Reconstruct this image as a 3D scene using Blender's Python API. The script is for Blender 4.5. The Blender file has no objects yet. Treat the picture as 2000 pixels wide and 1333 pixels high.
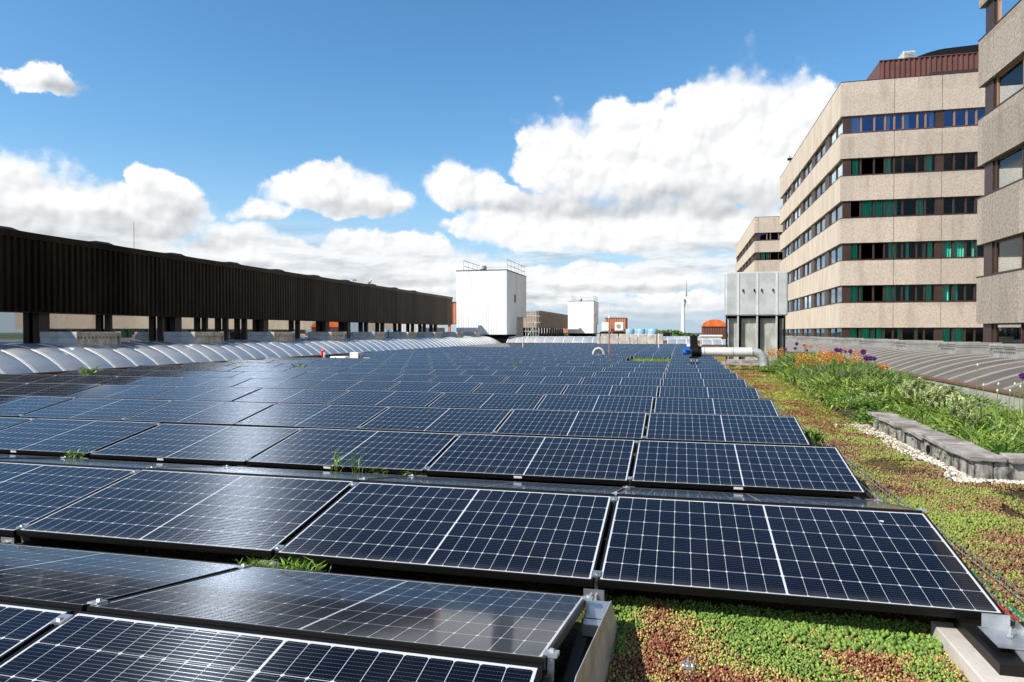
import bpy, math, random
import numpy as np
from mathutils import Vector, Matrix
R = math.radians
random.seed(7); RNG = np.random.default_rng(7)
S = bpy.context.scene
COL = S.collection

# ------------------------------------------------------------------ camera, world, sun, exposure
# world axes: +Y runs along the columns of the solar array, +X along its rows, z = 0 is the roof
YAW = R(13.74); CA, SA = math.cos(YAW), math.sin(YAW); FPX = 1350.0; HZ = 649.0
cam_d = bpy.data.cameras.new("camera"); cam = bpy.data.objects.new("camera", cam_d); COL.objects.link(cam)
cam_d.sensor_width = 36; cam_d.lens = FPX / 2000 * 36; cam_d.clip_start = .05; cam_d.clip_end = 20000
cam.location = (0, 0, 1.4)
cam.rotation_euler = (R(90) - math.atan((666.5 - HZ) / FPX), 0, YAW)
S.camera = cam
S.view_settings.view_transform = 'Standard'; S.view_settings.look = 'None'
S.view_settings.exposure = 0.36; S.view_settings.gamma = 1

SUN = Vector((-.85, -.75, 1.0)).normalized()          # direction towards the sun
sd = bpy.data.lights.new("sun", 'SUN'); sd.energy = 5.0; sd.angle = R(.5); sd.color = (1, .955, .88)
sun = bpy.data.objects.new("sun", sd); COL.objects.link(sun)
sun.rotation_euler = SUN.to_track_quat('Z', 'Y').to_euler()

W = bpy.data.worlds.new("World"); S.world = W; W.use_nodes = True
W.cycles.sampling_method = 'MANUAL'; W.cycles.sample_map_resolution = 256


class G:
    """tiny expression builder over a node tree"""
    def __init__(s, nt): s.nt = nt
    def node(s, t, **k):
        n = s.nt.nodes.new(t)
        for a, b in k.items(): setattr(n, a, b)
        return n
    def put(s, sock, v):
        if isinstance(v, bpy.types.NodeSocket): s.nt.links.new(v, sock)
        elif v is not None: sock.default_value = v
    def m(s, op, a, b=None, c=None, clamp=False):
        n = s.node('ShaderNodeMath', operation=op, use_clamp=clamp)
        s.put(n.inputs[0], a)
        if b is not None: s.put(n.inputs[1], b)
        if c is not None: s.put(n.inputs[2], c)
        return n.outputs[0]
    def v(s, op, a, b=None):
        n = s.node('ShaderNodeVectorMath', operation=op)
        s.put(n.inputs[0], a)
        if b is not None: s.put(n.inputs[1], b)
        return n.outputs['Value'] if op in ('LENGTH', 'DOT_PRODUCT') else n.outputs[0]
    def sep(s, a):
        n = s.node('ShaderNodeSeparateXYZ'); s.put(n.inputs[0], a); return n.outputs
    def comb(s, x=0., y=0., z=0.):
        n = s.node('ShaderNodeCombineXYZ')
        s.put(n.inputs[0], x); s.put(n.inputs[1], y); s.put(n.inputs[2], z); return n.outputs[0]
    def ss(s, x, a, b, lo=0., hi=1.):
        n = s.node('ShaderNodeMapRange', interpolation_type='SMOOTHSTEP')
        s.put(n.inputs[0], x)
        for i, q in enumerate((a, b, lo, hi)): s.put(n.inputs[i + 1], q)
        return n.outputs[0]
    def lin(s, x, a, b, lo=0., hi=1.):
        n = s.node('ShaderNodeMapRange'); s.put(n.inputs[0], x)
        for i, q in enumerate((a, b, lo, hi)): s.put(n.inputs[i + 1], q)
        return n.outputs[0]
    def noise(s, vec, scale=5., detail=4., rough=.5, out=0, dim='3D'):
        n = s.node('ShaderNodeTexNoise', noise_dimensions=dim)
        s.put(n.inputs['Vector'], vec); n.inputs['Scale'].default_value = scale
        n.inputs['Detail'].default_value = detail; n.inputs['Roughness'].default_value = rough
        return n.outputs[out]
    def voro(s, vec, scale=5., feature='F1', out='Distance'):
        n = s.node('ShaderNodeTexVoronoi', feature=feature); s.put(n.inputs['Vector'], vec)
        n.inputs['Scale'].default_value = scale; return n.outputs[out]
    def mix(s, f, a, b, mode='MIX'):
        n = s.node('ShaderNodeMix', data_type='RGBA', blend_type=mode)
        s.put(n.inputs[0], f)
        for sock, q in ((n.inputs[6], a), (n.inputs[7], b)):
            if isinstance(q, (tuple, list)) and len(q) == 3: q = (*q, 1)
            s.put(sock, q)
        return n.outputs[2]


def world():
    nt = W.node_tree; nt.nodes.clear(); g = G(nt)
    sky = g.node('ShaderNodeTexSky', sky_type='NISHITA', sun_disc=False)
    sky.sun_elevation = math.asin(SUN.z); sky.sun_rotation = math.atan2(SUN.x, SUN.y)
    sky.air_density = 1.0; sky.dust_density = .5; sky.ozone_density = 3.0
    hsv = g.node('ShaderNodeHueSaturation'); hsv.inputs['Saturation'].default_value = 1.22; hsv.inputs['Hue'].default_value = .494
    g.put(hsv.inputs['Color'], sky.outputs[0])
    skyc = g.v('SCALE', hsv.outputs[0]); nt.nodes[-1].inputs['Scale'].default_value = SKY_K
    d = g.sep(g.node('ShaderNodeTexCoord').outputs['Generated'])
    skyc = g.mix(g.ss(d[2], .26, .0, 0., .85), skyc, (.33, .50, .68))
    skyc = g.mix(g.ss(d[2], .40, .75, 0., .70), skyc, (.02, .06, .16))      # deep blue overhead
    # bearing (degrees, 0 = the camera's bearing at the doorway of the roof) and height above the horizon
    az = g.m('MULTIPLY', g.m('ARCTAN2', d[0], d[1]), 57.29578)
    az = g.m('ADD', az, math.degrees(YAW))
    el = g.m('MULTIPLY', g.m('ARCSINE', d[2]), 57.29578)
    P0 = g.comb(az, el, 0.)
    warp = g.noise(P0, .22, 5., .6, out=1)
    warp2 = g.v('MULTIPLY', g.v('SUBTRACT', warp, (.5, .5, .5)), (5., 3.6, 0.))
    P = g.v('ADD', P0, warp2)

    def AE(x, y):
        return math.degrees(math.atan((x - 1000) / FPX)), math.degrees(math.atan((HZ - y) / math.hypot(FPX, x - 1000)))
    px = [(88, 160, 80, 36, 1), (60, 410, 160, 84, 1), (215, 425, 170, 66, 1), (345, 415, 78, 56, 1),
          (650, 376, 118, 50, 1), (725, 392, 70, 34, 1), (512, 412, 54, 26, .9),
          (1140, 330, 130, 80, 1), (1270, 320, 200, 125, 1), (1440, 270, 170, 130, 1), (1570, 290, 120, 115, 1),
          (1400, 350, 240, 80, 1), (1090, 300, 80, 60, 1), (905, 360, 66, 50, 1), (950, 392, 70, 30, .9),
          (440, 488, 78, 44, 1), (560, 500, 110, 38, 1), (740, 500, 140, 46, 1), (640, 520, 150, 34, 1),
          (1020, 440, 130, 56, 1), (1160, 445, 200, 66, 1), (1360, 455, 230, 62, 1),
          (850, 545, 170, 42, 1), (1180, 548, 260, 34, .9), (130, 495, 260, 40, 1),
          (40, 372, 90, 60, 1), (300, 378, 60, 44, 1), (470, 470, 60, 40, 1), (1080, 575, 120, 22, 1), (1340, 590, 140, 20, 1), (1230, 615, 160, 14, 1), (760, 500, 60, 44, 1), (1060, 420, 80, 50, 1)]
    ells = []
    for x, y, rx, ry, w in px:
        a, e = AE(x, y); a2, _ = AE(x + rx, y); _, e2 = AE(x, y - ry)
        ells.append((a, e, a2 - a, e2 - e))
    ells += [(-75, 24, 16, 8), (-110, 18, 22, 7), (-150, 30, 25, 9), (170, 16, 30, 6), (120, 22, 18, 7), (80, 14, 15, 6), (-60, 6, 14, 5)]

    dpx = [(180, 458, 270, 38), (60, 445, 130, 40), (350, 425, 70, 34), (700, 412, 110, 20), (1230, 400, 270, 34), (1400, 405, 160, 32), (960, 408, 60, 14),
           (1150, 503, 270, 14), (1390, 503, 200, 16), (620, 548, 300, 14), (430, 548, 100, 22), (530, 432, 50, 10), (130, 175, 60, 14), (900, 578, 180, 10), (1130, 598, 200, 8), (1330, 612, 160, 7), (1180, 566, 260, 8), (460, 520, 120, 12)]
    dark = []
    for x, y, rx, ry in dpx:
        a, e = AE(x, y); a2, _ = AE(x + rx, y); _, e2 = AE(x, y - ry)
        dark.append((a, e, a2 - a, e2 - e))
    grp = bpy.data.node_groups.new("cloud_field", 'ShaderNodeTree')
    grp2 = bpy.data.node_groups.new("cloud_bases", 'ShaderNodeTree')
    for gp, lst in ((grp, ells), (grp2, dark)):
        gp.interface.new_socket("P", in_out='INPUT', socket_type='NodeSocketVector')
        gp.interface.new_socket("F", in_out='OUTPUT', socket_type='NodeSocketFloat')
        gg = G(gp); gi = gg.node('NodeGroupInput'); go = gg.node('NodeGroupOutput')
        F = None
        for a, e, ra, re in lst:
            q = gg.v('MULTIPLY', gg.v('SUBTRACT', gi.outputs[0], (a, e, 0)), (1 / (ra * 1.12), 1 / (re * 1.1), 0))
            o = gg.sep(q)
            yy = gg.m('MAXIMUM', o[1], gg.m('MULTIPLY', o[1], -1.35))
            ln = gg.m('SQRT', gg.m('MULTIPLY_ADD', o[0], o[0], gg.m('MULTIPLY', yy, yy)))
            f = gg.m('SUBTRACT', 1., ln)
            F = f if F is None else gg.m('SMOOTH_MAX', F, f, .12)
        gg.put(go.inputs[0], F)

    def field(p, gp=grp):
        n = g.node('ShaderNodeGroup'); n.node_tree = gp; g.put(n.inputs[0], p); return n.outputs[0]
    Pw = g.v('ADD', P0, g.v('MULTIPLY', warp2, (.3, .3, 0.)))

    def billow(p):
        n = g.node('ShaderNodeTexVoronoi', feature='SMOOTH_F1', voronoi_dimensions='2D', normalize=True); g.put(n.inputs['Vector'], p)
        n.inputs['Scale'].default_value = .30; n.inputs['Detail'].default_value = 2.5; n.inputs['Roughness'].default_value = .52
        n.inputs['Smoothness'].default_value = .35
        return n.outputs['Distance']
    n1 = g.noise(Pw, .30, 8., .60)
    b1 = billow(Pw); b2 = billow(g.v('ADD', Pw, (-.30, .42, 0)))
    h1 = g.m('ADD', g.m('MULTIPLY', g.m('SUBTRACT', n1, .5), .95), g.m('MULTIPLY', g.m('SUBTRACT', .38, b1), .95))
    F0 = field(P)
    F1 = g.m('ADD', F0, h1)
    alpha = g.ss(F1, .0, .20)
    soft = g.ss(g.noise(P0, .12, 3., .5), .55, .42)                    # some edges fray
    alpha = g.mix(g.m('MULTIPLY', soft, .8), alpha, g.ss(F1, -.12, .5))
    F2 = g.m('ADD', field(g.v('ADD', P0, g.v('MULTIPLY', warp2, (.7, .5, 0.))), grp2), g.m('MULTIPLY', h1, .35))
    under = g.ss(F2, -.5, .7)                                             # thick shaded bases
    relief = g.m('MULTIPLY', g.m('SUBTRACT', b1, b2), 1.35)
    relief = g.m('ADD', relief, g.m('MULTIPLY', g.m('SUBTRACT', b1, .3), .75))
    deep = g.ss(F1, .1, 1.1, 0., .14)
    light = g.m('SUBTRACT', g.m('SUBTRACT', g.m('SUBTRACT', 1.05, g.m('MULTIPLY', under, .52)), relief), deep, clamp=True)
    ccol = g.mix(light, (.29, .325, .36), CLOUDW)
    c1 = g.mix(alpha, skyc, ccol)
    # low broken layer close to the horizon
    Ps = g.v('MULTIPLY', P0, (.09, .42, 1.))
    s1 = g.noise(Ps, 1., 8., .62); s2 = g.noise(g.v('ADD', Ps, (-.02, .22, 0)), 1., 8., .62)
    band = g.m('MULTIPLY', g.ss(el, 9.5, 5.), g.ss(el, .6, 3.0))
    a2 = g.m('MULTIPLY', g.ss(s1, .40, .60), band)
    l2 = g.m('SUBTRACT', .78, g.m('MULTIPLY', g.m('SUBTRACT', s2, s1), 6.), clamp=True)
    col2 = g.mix(l2, (.32, .37, .42), (.72, .75, .77))
    c2 = g.mix(a2, c1, col2)
    # pale air at the horizon
    hz = g.ss(el, 2.6, .5, 0., .95)
    c3 = g.mix(hz, c2, (.40, .50, .58))
    bg = g.node('ShaderNodeBackground'); g.put(bg.inputs[0], c3); bg.inputs[1].default_value = 1.0
    out = g.node('ShaderNodeOutputWorld'); g.put(out.inputs[0], bg.outputs[0])


SKY_K = .14
CLOUDW = (.82, .82, .82)
world()

# ------------------------------------------------------------------ materials
MATS = {}


def mat(name, col=(.5, .5, .5), rough=.6, metal=0., spec=.5, fn=None, **kw):
    if name in MATS: return MATS[name]
    m = bpy.data.materials.new(name); m.use_nodes = True; MATS[name] = m
    b = m.node_tree.nodes['Principled BSDF']; b.inputs['Base Color'].default_value = (*col, 1)
    b.inputs['Roughness'].default_value = rough; b.inputs['Metallic'].default_value = metal
    b.inputs['Specular IOR Level'].default_value = spec
    for k, v in kw.items(): b.inputs[k.replace('_', ' ')].default_value = v
    if fn: fn(G(m.node_tree), b)
    return m


def oco(g): return g.node('ShaderNodeTexCoord').outputs['Object']
def wpos(g): return g.node('ShaderNodeNewGeometry').outputs['Position']


def bump(g, b, h, strength=.4, dist=.01):
    n = g.node('ShaderNodeBump'); n.inputs['Strength'].default_value = strength; n.inputs['Distance'].default_value = dist
    g.put(n.inputs['Height'], h); g.put(b.inputs['Normal'], n.outputs[0])


def mottled(c1, c2, scale=3., bsc=None, bstr=.3, rvar=0., lo=.35, hi=.65, stretch=None, bd=.01):
    def f(g, b):
        p = wpos(g)
        if stretch: p = g.v('MULTIPLY', p, stretch)
        n = g.noise(p, scale, 6., .6)
        g.put(b.inputs['Base Color'], g.mix(g.ss(n, lo, hi), c1, c2))
        if bsc: bump(g, b, g.noise(wpos(g), bsc, 4., .6), bstr, bd)
        if rvar:
            r0 = b.inputs['Roughness'].default_value
            g.put(b.inputs['Roughness'], g.lin(g.noise(p, scale * 2.3, 3.), .3, .7, r0 - rvar, r0 + rvar))
    return f


def aggregate(base, dark, light):
    """exposed aggregate concrete: pale stones in darker paste, rain stains running down"""
    def f(g, b):
        p = wpos(g)
        wn = g.node('ShaderNodeTexWhiteNoise', noise_dimensions='3D')
        g.put(wn.inputs[0], g.v('FLOOR', g.v('MULTIPLY', p, (.21, .2817, .278))))
        tone = g.lin(wn.outputs[0], 0., 1., .86, 1.06)
        st = g.voro(p, 26., out='Color'); sv = g.sep(st)[0]
        sp = g.ss(sv, .15, .85)
        n = g.noise(p, 7.5, 5., .75)
        k = g.m('MULTIPLY_ADD', sp, .35, g.m('MULTIPLY', g.ss(n, .33, .67), .65))
        c = g.mix(k, dark, light)
        c = g.mix(.5, c, base)
        run = g.noise(g.v('MULTIPLY', p, (1.1, 1.1, .22)), 1.1, 5., .6)
        c = g.mix(g.ss(run, .50, .72, 0., .5), c, tuple(q * .62 for q in base))
        c = g.v('SCALE', c); g.nt.nodes[-1].inputs['Scale'].default_value = 1.; g.put(g.nt.nodes[-1].inputs['Scale'], tone)
        g.put(b.inputs['Base Color'], c)
        bump(g, b, n, .6, .03)
    return f


ANISO, WIRE = .90, .008


def solar_cells(g, b):
    o = g.sep(oco(g)); x, y = o[0], o[1]
    PW, PD = 1.755, 1.038
    mx, my = .021, .0215                       # lip and white margin
    half = (PW / 2 - mx - .0042)               # half field, white band in the middle
    cw = half / 10; ch = (PD - 2 * my) / 6
    xm = g.m('ABSOLUTE', g.m('SUBTRACT', x, PW / 2))
    xi = g.m('SUBTRACT', xm, .0042)
    u = g.m('DIVIDE', xi, cw); v = g.m('DIVIDE', g.m('SUBTRACT', y, my), ch)
    inx = g.m('MULTIPLY', g.m('GREATER_THAN', u, 0.), g.m('LESS_THAN', u, 10.))
    iny = g.m('MULTIPLY', g.m('GREATER_THAN', v, 0.), g.m('LESS_THAN', v, 6.))
    fu = g.m('SUBTRACT', g.m('FRACT', u), .5); fv = g.m('SUBTRACT', g.m('FRACT', v), .5)
    du = g.m('MULTIPLY', g.m('SUBTRACT', .5, g.m('ABSOLUTE', fu)), cw)
    dv = g.m('MULTIPLY', g.m('SUBTRACT', .5, g.m('ABSOLUTE', fv)), ch)
    cell = g.m('MULTIPLY', g.m('GREATER_THAN', du, .0009), g.m('GREATER_THAN', dv, .0011))
    cell = g.m('MULTIPLY', cell, g.m('GREATER_THAN', g.m('ADD', du, dv), .0085))
    cell = g.m('MULTIPLY', cell, g.m('MULTIPLY', inx, iny))
    # busbars run along the panel, 9 a cell; fine solder points
    bb = g.m('ABSOLUTE', g.m('SUBTRACT', g.m('FRACT', g.m('MULTIPLY', v, 9.)), .5))
    bus = g.m('LESS_THAN', bb, .035)
    dot = g.m('MULTIPLY', g.m('LESS_THAN', bb, .075), g.m('LESS_THAN', g.m('FRACT', g.m('MULTIPLY', u, 7.)), .3))
    busf = g.m('MAXIMUM', g.m('MULTIPLY', bus, .10), g.m('MULTIPLY', dot, .16))
    info = g.node('ShaderNodeObjectInfo').outputs['Random']
    idn = g.node('ShaderNodeTexWhiteNoise', noise_dimensions='3D')
    g.put(idn.inputs[0], g.comb(g.m('FLOOR', u), g.m('FLOOR', v), info))
    cv = idn.outputs[0]
    cc = g.mix(g.m('ADD', g.m('MULTIPLY', cv, .45), g.m('MULTIPLY', info, .5)), (.0012, .0022, .006), (.0018, .0042, .014))
    cc = g.mix(busf, cc, (.30, .32, .36))
    c = g.mix(cell, (.56, .58, .60), cc)
    # dust and dried rain spots
    p = wpos(g)
    dn = g.noise(p, 2.2, 6., .65); spk = g.voro(p, 75.)
    sp2 = g.m('MULTIPLY', g.m('LESS_THAN', spk, .10), g.ss(g.noise(p, 9., 2.), .5, .62))
    dust = g.m('ADD', g.lin(dn, .3, .75, .0, .016), g.m('MULTIPLY', sp2, .16))
    edge = g.ss(y, .09, .0, 0., .16)           # silt that gathers at the low edge
    dust = g.m('ADD', dust, g.m('MULTIPLY', edge, g.noise(p, 14., 3.)))
    c = g.mix(dust, c, (.42, .41, .38))
    # a few bird droppings
    bd = g.voro(g.v('ADD', p, g.v('MULTIPLY', g.noise(p, 30., 2., out=1), (.03, .03, 0))), 1.35)
    c = g.mix(g.m('LESS_THAN', bd, .022), c, (.62, .60, .54))
    g.put(b.inputs['Base Color'], c)
    g.put(b.inputs['Roughness'], g.lin(dn, .3, .7, .05, .11))
    g.put(b.inputs['Sheen Weight'], g.lin(dn, .3, .7, .13, .21))
    # round silver wires along the panel glint in a streak across them
    tg = g.node('ShaderNodeTangent', direction_type='UV_MAP'); tg.uv_map = 'UVMap'
    an = g.node('ShaderNodeBsdfAnisotropic'); an.inputs['Color'].default_value = (.66, .76, .92, 1)
    an.inputs['Roughness'].default_value = .55; an.inputs['Anisotropy'].default_value = ANISO
    g.put(an.inputs['Tangent'], tg.outputs[0])
    mx = g.node('ShaderNodeMixShader'); g.put(mx.inputs[0], g.m('MULTIPLY', cell, g.m('MULTIPLY_ADD', bus, .16, WIRE)))
    out = [n for n in g.nt.nodes if n.type == 'OUTPUT_MATERIAL'][0]
    g.put(mx.inputs[1], b.outputs[0]); g.put(mx.inputs[2], an.outputs[0]); g.put(out.inputs[0], mx.outputs[0])


def ground_cover_mat(g, b):
    p = wpos(g)
    n1 = g.noise(p, .9, 5., .65); n2 = g.noise(g.v('ADD', p, (31, 7, 0)), 2.6, 6., .7); n3 = g.noise(p, 28., 4., .8)
    sx = g.sep(p)
    c = g.mix(g.ss(n2, .40, .58), (.16, .18, .045), (.26, .14, .09))       # lime / rust
    c = g.mix(g.ss(n1, .44, .62), c, (.10, .065, .045))                       # brown substrate
    yel = g.m('MULTIPLY', g.ss(g.m('ADD', sx[1], g.m('MULTIPLY', n2, 4.)), 9., 12.5), g.ss(n1, .80, .55))
    c = g.mix(g.m('MULTIPLY', yel, .92), c, g.mix(g.ss(g.noise(p, 4.5, 6., .75), .40, .58), (.54, .54, .12), (.46, .24, .11)))                # dry yellow moss further off
    c = g.mix(g.ss(n3, .30, .66), g.mix(.72, c, (.03, .028, .012)), c)
    g.put(b.inputs['Base Color'], c)
    bump(g, b, g.m('ADD', n3, g.m('MULTIPLY', g.voro(p, 60.), .8)), 1., .03)


def attr_col(rough_=.6, trans=.0):
    def f(g, b):
        a = g.node('ShaderNodeAttribute'); a.attribute_name = 'tint'
        g.put(b.inputs['Base Color'], a.outputs['Color'])
        if trans:
            # thin leaves let some light through
            tr = g.node('ShaderNodeBsdfTranslucent'); g.put(tr.inputs[0], a.outputs['Color'])
            mx = g.node('ShaderNodeMixShader'); mx.inputs[0].default_value = trans
            out = [n for n in g.nt.nodes if n.type == 'OUTPUT_MATERIAL'][0]
            g.put(mx.inputs[1], b.outputs[0]); g.put(mx.inputs[2], tr.outputs[0]); g.put(out.inputs[0], mx.outputs[0])
    return f


def glass_mat(name, tint=(1, 1, 1), ior=1.6, body=.0, rough=.02, gcol=(1, 1, 1)):
    if name in MATS: return MATS[name]
    m = bpy.data.materials.new(name); m.use_nodes = True; MATS[name] = m
    nt = m.node_tree; nt.nodes.clear(); g = G(nt)
    fr = g.node('ShaderNodeFresnel'); fr.inputs[0].default_value = ior
    tr = g.node('ShaderNodeBsdfTransparent'); tr.inputs[0].default_value = (*tint, 1)
    gl = g.node('ShaderNodeBsdfGlossy'); gl.inputs['Roughness'].default_value = rough; gl.inputs['Color'].default_value = (*gcol, 1)
    mx = g.node('ShaderNodeMixShader'); g.put(mx.inputs[0], g.m('ADD', fr.outputs[0], body, clamp=True))
    g.put(mx.inputs[1], tr.outputs[0]); g.put(mx.inputs[2], gl.outputs[0])
    out = g.node('ShaderNodeOutputMaterial'); g.put(out.inputs[0], mx.outputs[0])
    return m


M_CELL = mat('solar_glass', rough=.12, spec=.17, fn=solar_cells, Sheen_Roughness=.2, Sheen_Tint=(.62, .78, 1, 1))
M_FRAME = mat('black_anodised', (.0055, .005, .0045), .42, .0, .3)
M_ALU = mat('aluminium', (.62, .64, .65), .38, .85, fn=mottled((.52, .54, .55), (.70, .71, .72), 9., 40., .05))
M_GALV = mat('galvanised', (.5, .52, .53), .5, .5, fn=mottled((.40, .42, .43), (.60, .62, .63), 7., 30., .08))
M_DARKRAIL = mat('dark_rail', (.03, .03, .03), .5)
M_ROOF = mat('roof_cover', rough=.95, spec=.1, fn=ground_cover_mat)
M_CONC_L = mat('concrete_aggregate', rough=.9, spec=.2, fn=aggregate((.51, .42, .35), (.26, .21, .17), (.75, .65, .56)))
M_CONC_R = mat('concrete_aggregate_shaded', rough=.92, spec=.2, fn=aggregate((.34, .29, .24), (.10, .085, .07), (.58, .52, .44)))  # greyer copy of the concrete; the nearest wing's shade is put into the colour
M_CONC_S = mat('concrete_smooth', rough=.85, spec=.25, fn=mottled((.60, .52, .43), (.50, .43, .35), .9, 9., .2, stretch=(1, 1, .3)))
def clad_brown(g, b):
    p = wpos(g); sy = g.sep(p)
    n = g.noise(g.v('MULTIPLY', p, (1, 1, .3)), .9, 5., .6)
    c = g.mix(g.ss(n, .35, .65), (.021, .0115, .0045), (.040, .023, .0095))
    # paler towards the far end: grazing sky reflection painted into the colour
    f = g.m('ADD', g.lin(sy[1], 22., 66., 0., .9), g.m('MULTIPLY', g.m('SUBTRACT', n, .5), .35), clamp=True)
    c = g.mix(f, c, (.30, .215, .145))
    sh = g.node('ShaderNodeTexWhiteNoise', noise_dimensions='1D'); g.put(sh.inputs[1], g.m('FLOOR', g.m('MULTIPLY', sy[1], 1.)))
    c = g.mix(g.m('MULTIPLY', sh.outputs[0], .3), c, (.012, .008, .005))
    g.put(b.inputs['Base Color'], c)


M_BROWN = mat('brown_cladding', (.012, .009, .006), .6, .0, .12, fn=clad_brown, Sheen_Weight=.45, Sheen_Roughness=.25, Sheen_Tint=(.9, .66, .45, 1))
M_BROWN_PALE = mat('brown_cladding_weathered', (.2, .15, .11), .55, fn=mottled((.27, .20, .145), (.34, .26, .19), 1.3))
M_RUST = mat('red_brown_cladding', (.33, .10, .06), .5, fn=mottled((.42, .15, .09), (.50, .19, .12), 1.1))
M_RUSTDK = mat('oxide_cladding', (.15, .055, .045), .5, fn=mottled((.12, .048, .038), (.155, .06, .048), 1.1))
M_WHITE = mat('white_cladding', (.80, .80, .80), .45, fn=mottled((.78, .775, .76), (.90, .90, .90), 1.1, lo=.3, hi=.55, stretch=(1, 1, .12)))
M_BLACK = mat('black_void', (.006, .006, .006), .9, spec=.1)
M_BRZ = mat('bronze_frame', (.055, .030, .022), .45, .2, fn=mottled((.05, .028, .02), (.065, .036, .027), 2.))
M_BRZL = mat('copper_frame', (.30, .17, .10), .45, .1)
M_CURT = mat('teal_curtain', (.03, .33, .25), .85, fn=mottled((.03, .36, .27), (.10, .62, .48), 9., stretch=(1, 1, .04), lo=.3, hi=.7))
M_CURTP = mat('pale_curtain', (.40, .44, .33), .85, fn=mottled((.52, .56, .42), (.78, .80, .66), 9., stretch=(1, 1, .04)))
M_BLIND = mat('slat_blind', (.52, .62, .68), .7)
M_PANE = glass_mat('window_pane', (.86, .96, .93), 1.32, .0)
M_PANES = glass_mat('flank_glazing', (.62, .80, .88), 1.5, .12, gcol=(.75, .9, 1.))
M_PANEB = glass_mat('window_pane_blue', (.70, .82, 1.), 1.45, .17, gcol=(.09, .26, .85))
M_MIRROR = glass_mat('hall_glazing', (.35, .42, .40), 1.9, .38)
M_VAULT = mat('polycarbonate_clear', (.3, .3, .3), .16, .25, .9, fn=mottled((.36, .43, .50), (.64, .62, .58), .45, rvar=.05, stretch=(1, .3, 1)), Coat_Weight=.6, Coat_Roughness=.08)
M_VAULTG = mat('polycarbonate_grey', (.15, .14, .13), .34, .0, .5, fn=mottled((.095, .083, .068), (.15, .132, .112), .8, rvar=.08, stretch=(.4, 2., 1)))
M_RIB = mat('vault_rib', (.86, .84, .80), .3, .1)
M_RIBG = mat('vault_rib_grey', (.42, .40, .37), .4, .2)
M_CURB = mat('brown_curb', (.16, .085, .055), .6, fn=mottled((.13, .07, .045), (.20, .11, .07), 3.))
M_VENTW = mat('vent_metal', (.62, .62, .60), .45, .3, fn=mottled((.52, .52, .50), (.70, .70, .68), 3.))
M_VENTB = mat('vent_beige', (.5, .42, .33), .6, fn=mottled((.55, .42, .29), (.92, .78, .60), 5., stretch=(1, 1, .4)))
M_VENTG = mat('vent_grey', (.36, .35, .33), .5, .2, fn=mottled((.27, .265, .25), (.40, .39, .37), 3.))
M_SHAFT = mat('shaft_metal', (.5, .52, .52), .5, .2, fn=mottled((.43, .45, .45), (.55, .57, .57), 2.2, 60., .1, rvar=.08))
M_SHAFTC = mat('shaft_concrete', (.26, .26, .23), .9, fn=mottled((.28, .285, .25), (.42, .42, .375), 4., 30., .3, stretch=(1, 1, .5)))
M_STONE = mat('wall_stone', rough=.92, spec=.2, fn=mottled((.045, .043, .04), (.34, .325, .30), 4.5, 40., .5, lo=.38, hi=.58, stretch=(1.6, 1.6, .7)))
M_CAP = mat('cap_stone', rough=.9, spec=.2, fn=mottled((.19, .175, .16), (.38, .355, .33), 5., 50., .4))
M_PEB = mat('pebble', rough=.7, fn=attr_col())
M_SEDUM = mat('sedum', rough=.55, fn=attr_col())
M_LEAF = mat('leaf', rough=.5, spec=.35, fn=attr_col(.5, .3))
M_PETAL = mat('petal', rough=.7, spec=.2, fn=attr_col(.5, .25))
M_SOIL = mat('soil', rough=1., spec=.1, fn=mottled((.035, .024, .018), (.13, .085, .06), 9., 35., 1., bd=.03))
M_PIPE = mat('silver_pipe', (.72, .73, .73), .3, .3, fn=mottled((.68, .69, .69), (.80, .80, .80), 3., rvar=.05))
M_RED = mat('red_plastic', (.55, .02, .02), .4)
M_BLUE = mat('blue_paint', (.02, .13, .50), .35)
M_BLUEL = mat('pale_blue_tank', (.20, .42, .58), .45)
M_ORANGE = mat('orange_roof', (.62, .13, .025), .55, fn=mottled((.55, .11, .02), (.68, .17, .035), 1.5))
M_GREENC = mat('green_cable', (.02, .16, .07), .5)
M_WHITEP = mat('white_plastic', (.75, .75, .73), .5)
M_RODB = mat('rod_brown', (.32, .17, .12), .5)
M_LIGHTCON = mat('pale_slab', rough=.9, fn=mottled((.40, .36, .32), (.58, .53, .47), 2.5, 25., .3))
M_FIELD = mat('field', rough=1., fn=mottled((.05, .085, .03), (.10, .12, .045), .004))
M_DARKTREE = mat('far_foliage', rough=.9, fn=attr_col())
M_YEL = mat('yellow_item', (.7, .45, .05), .6)
M_MEMB = mat('roof_membrane', (.10, .10, .10), .6)

# ------------------------------------------------------------------ mesh helpers


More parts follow.
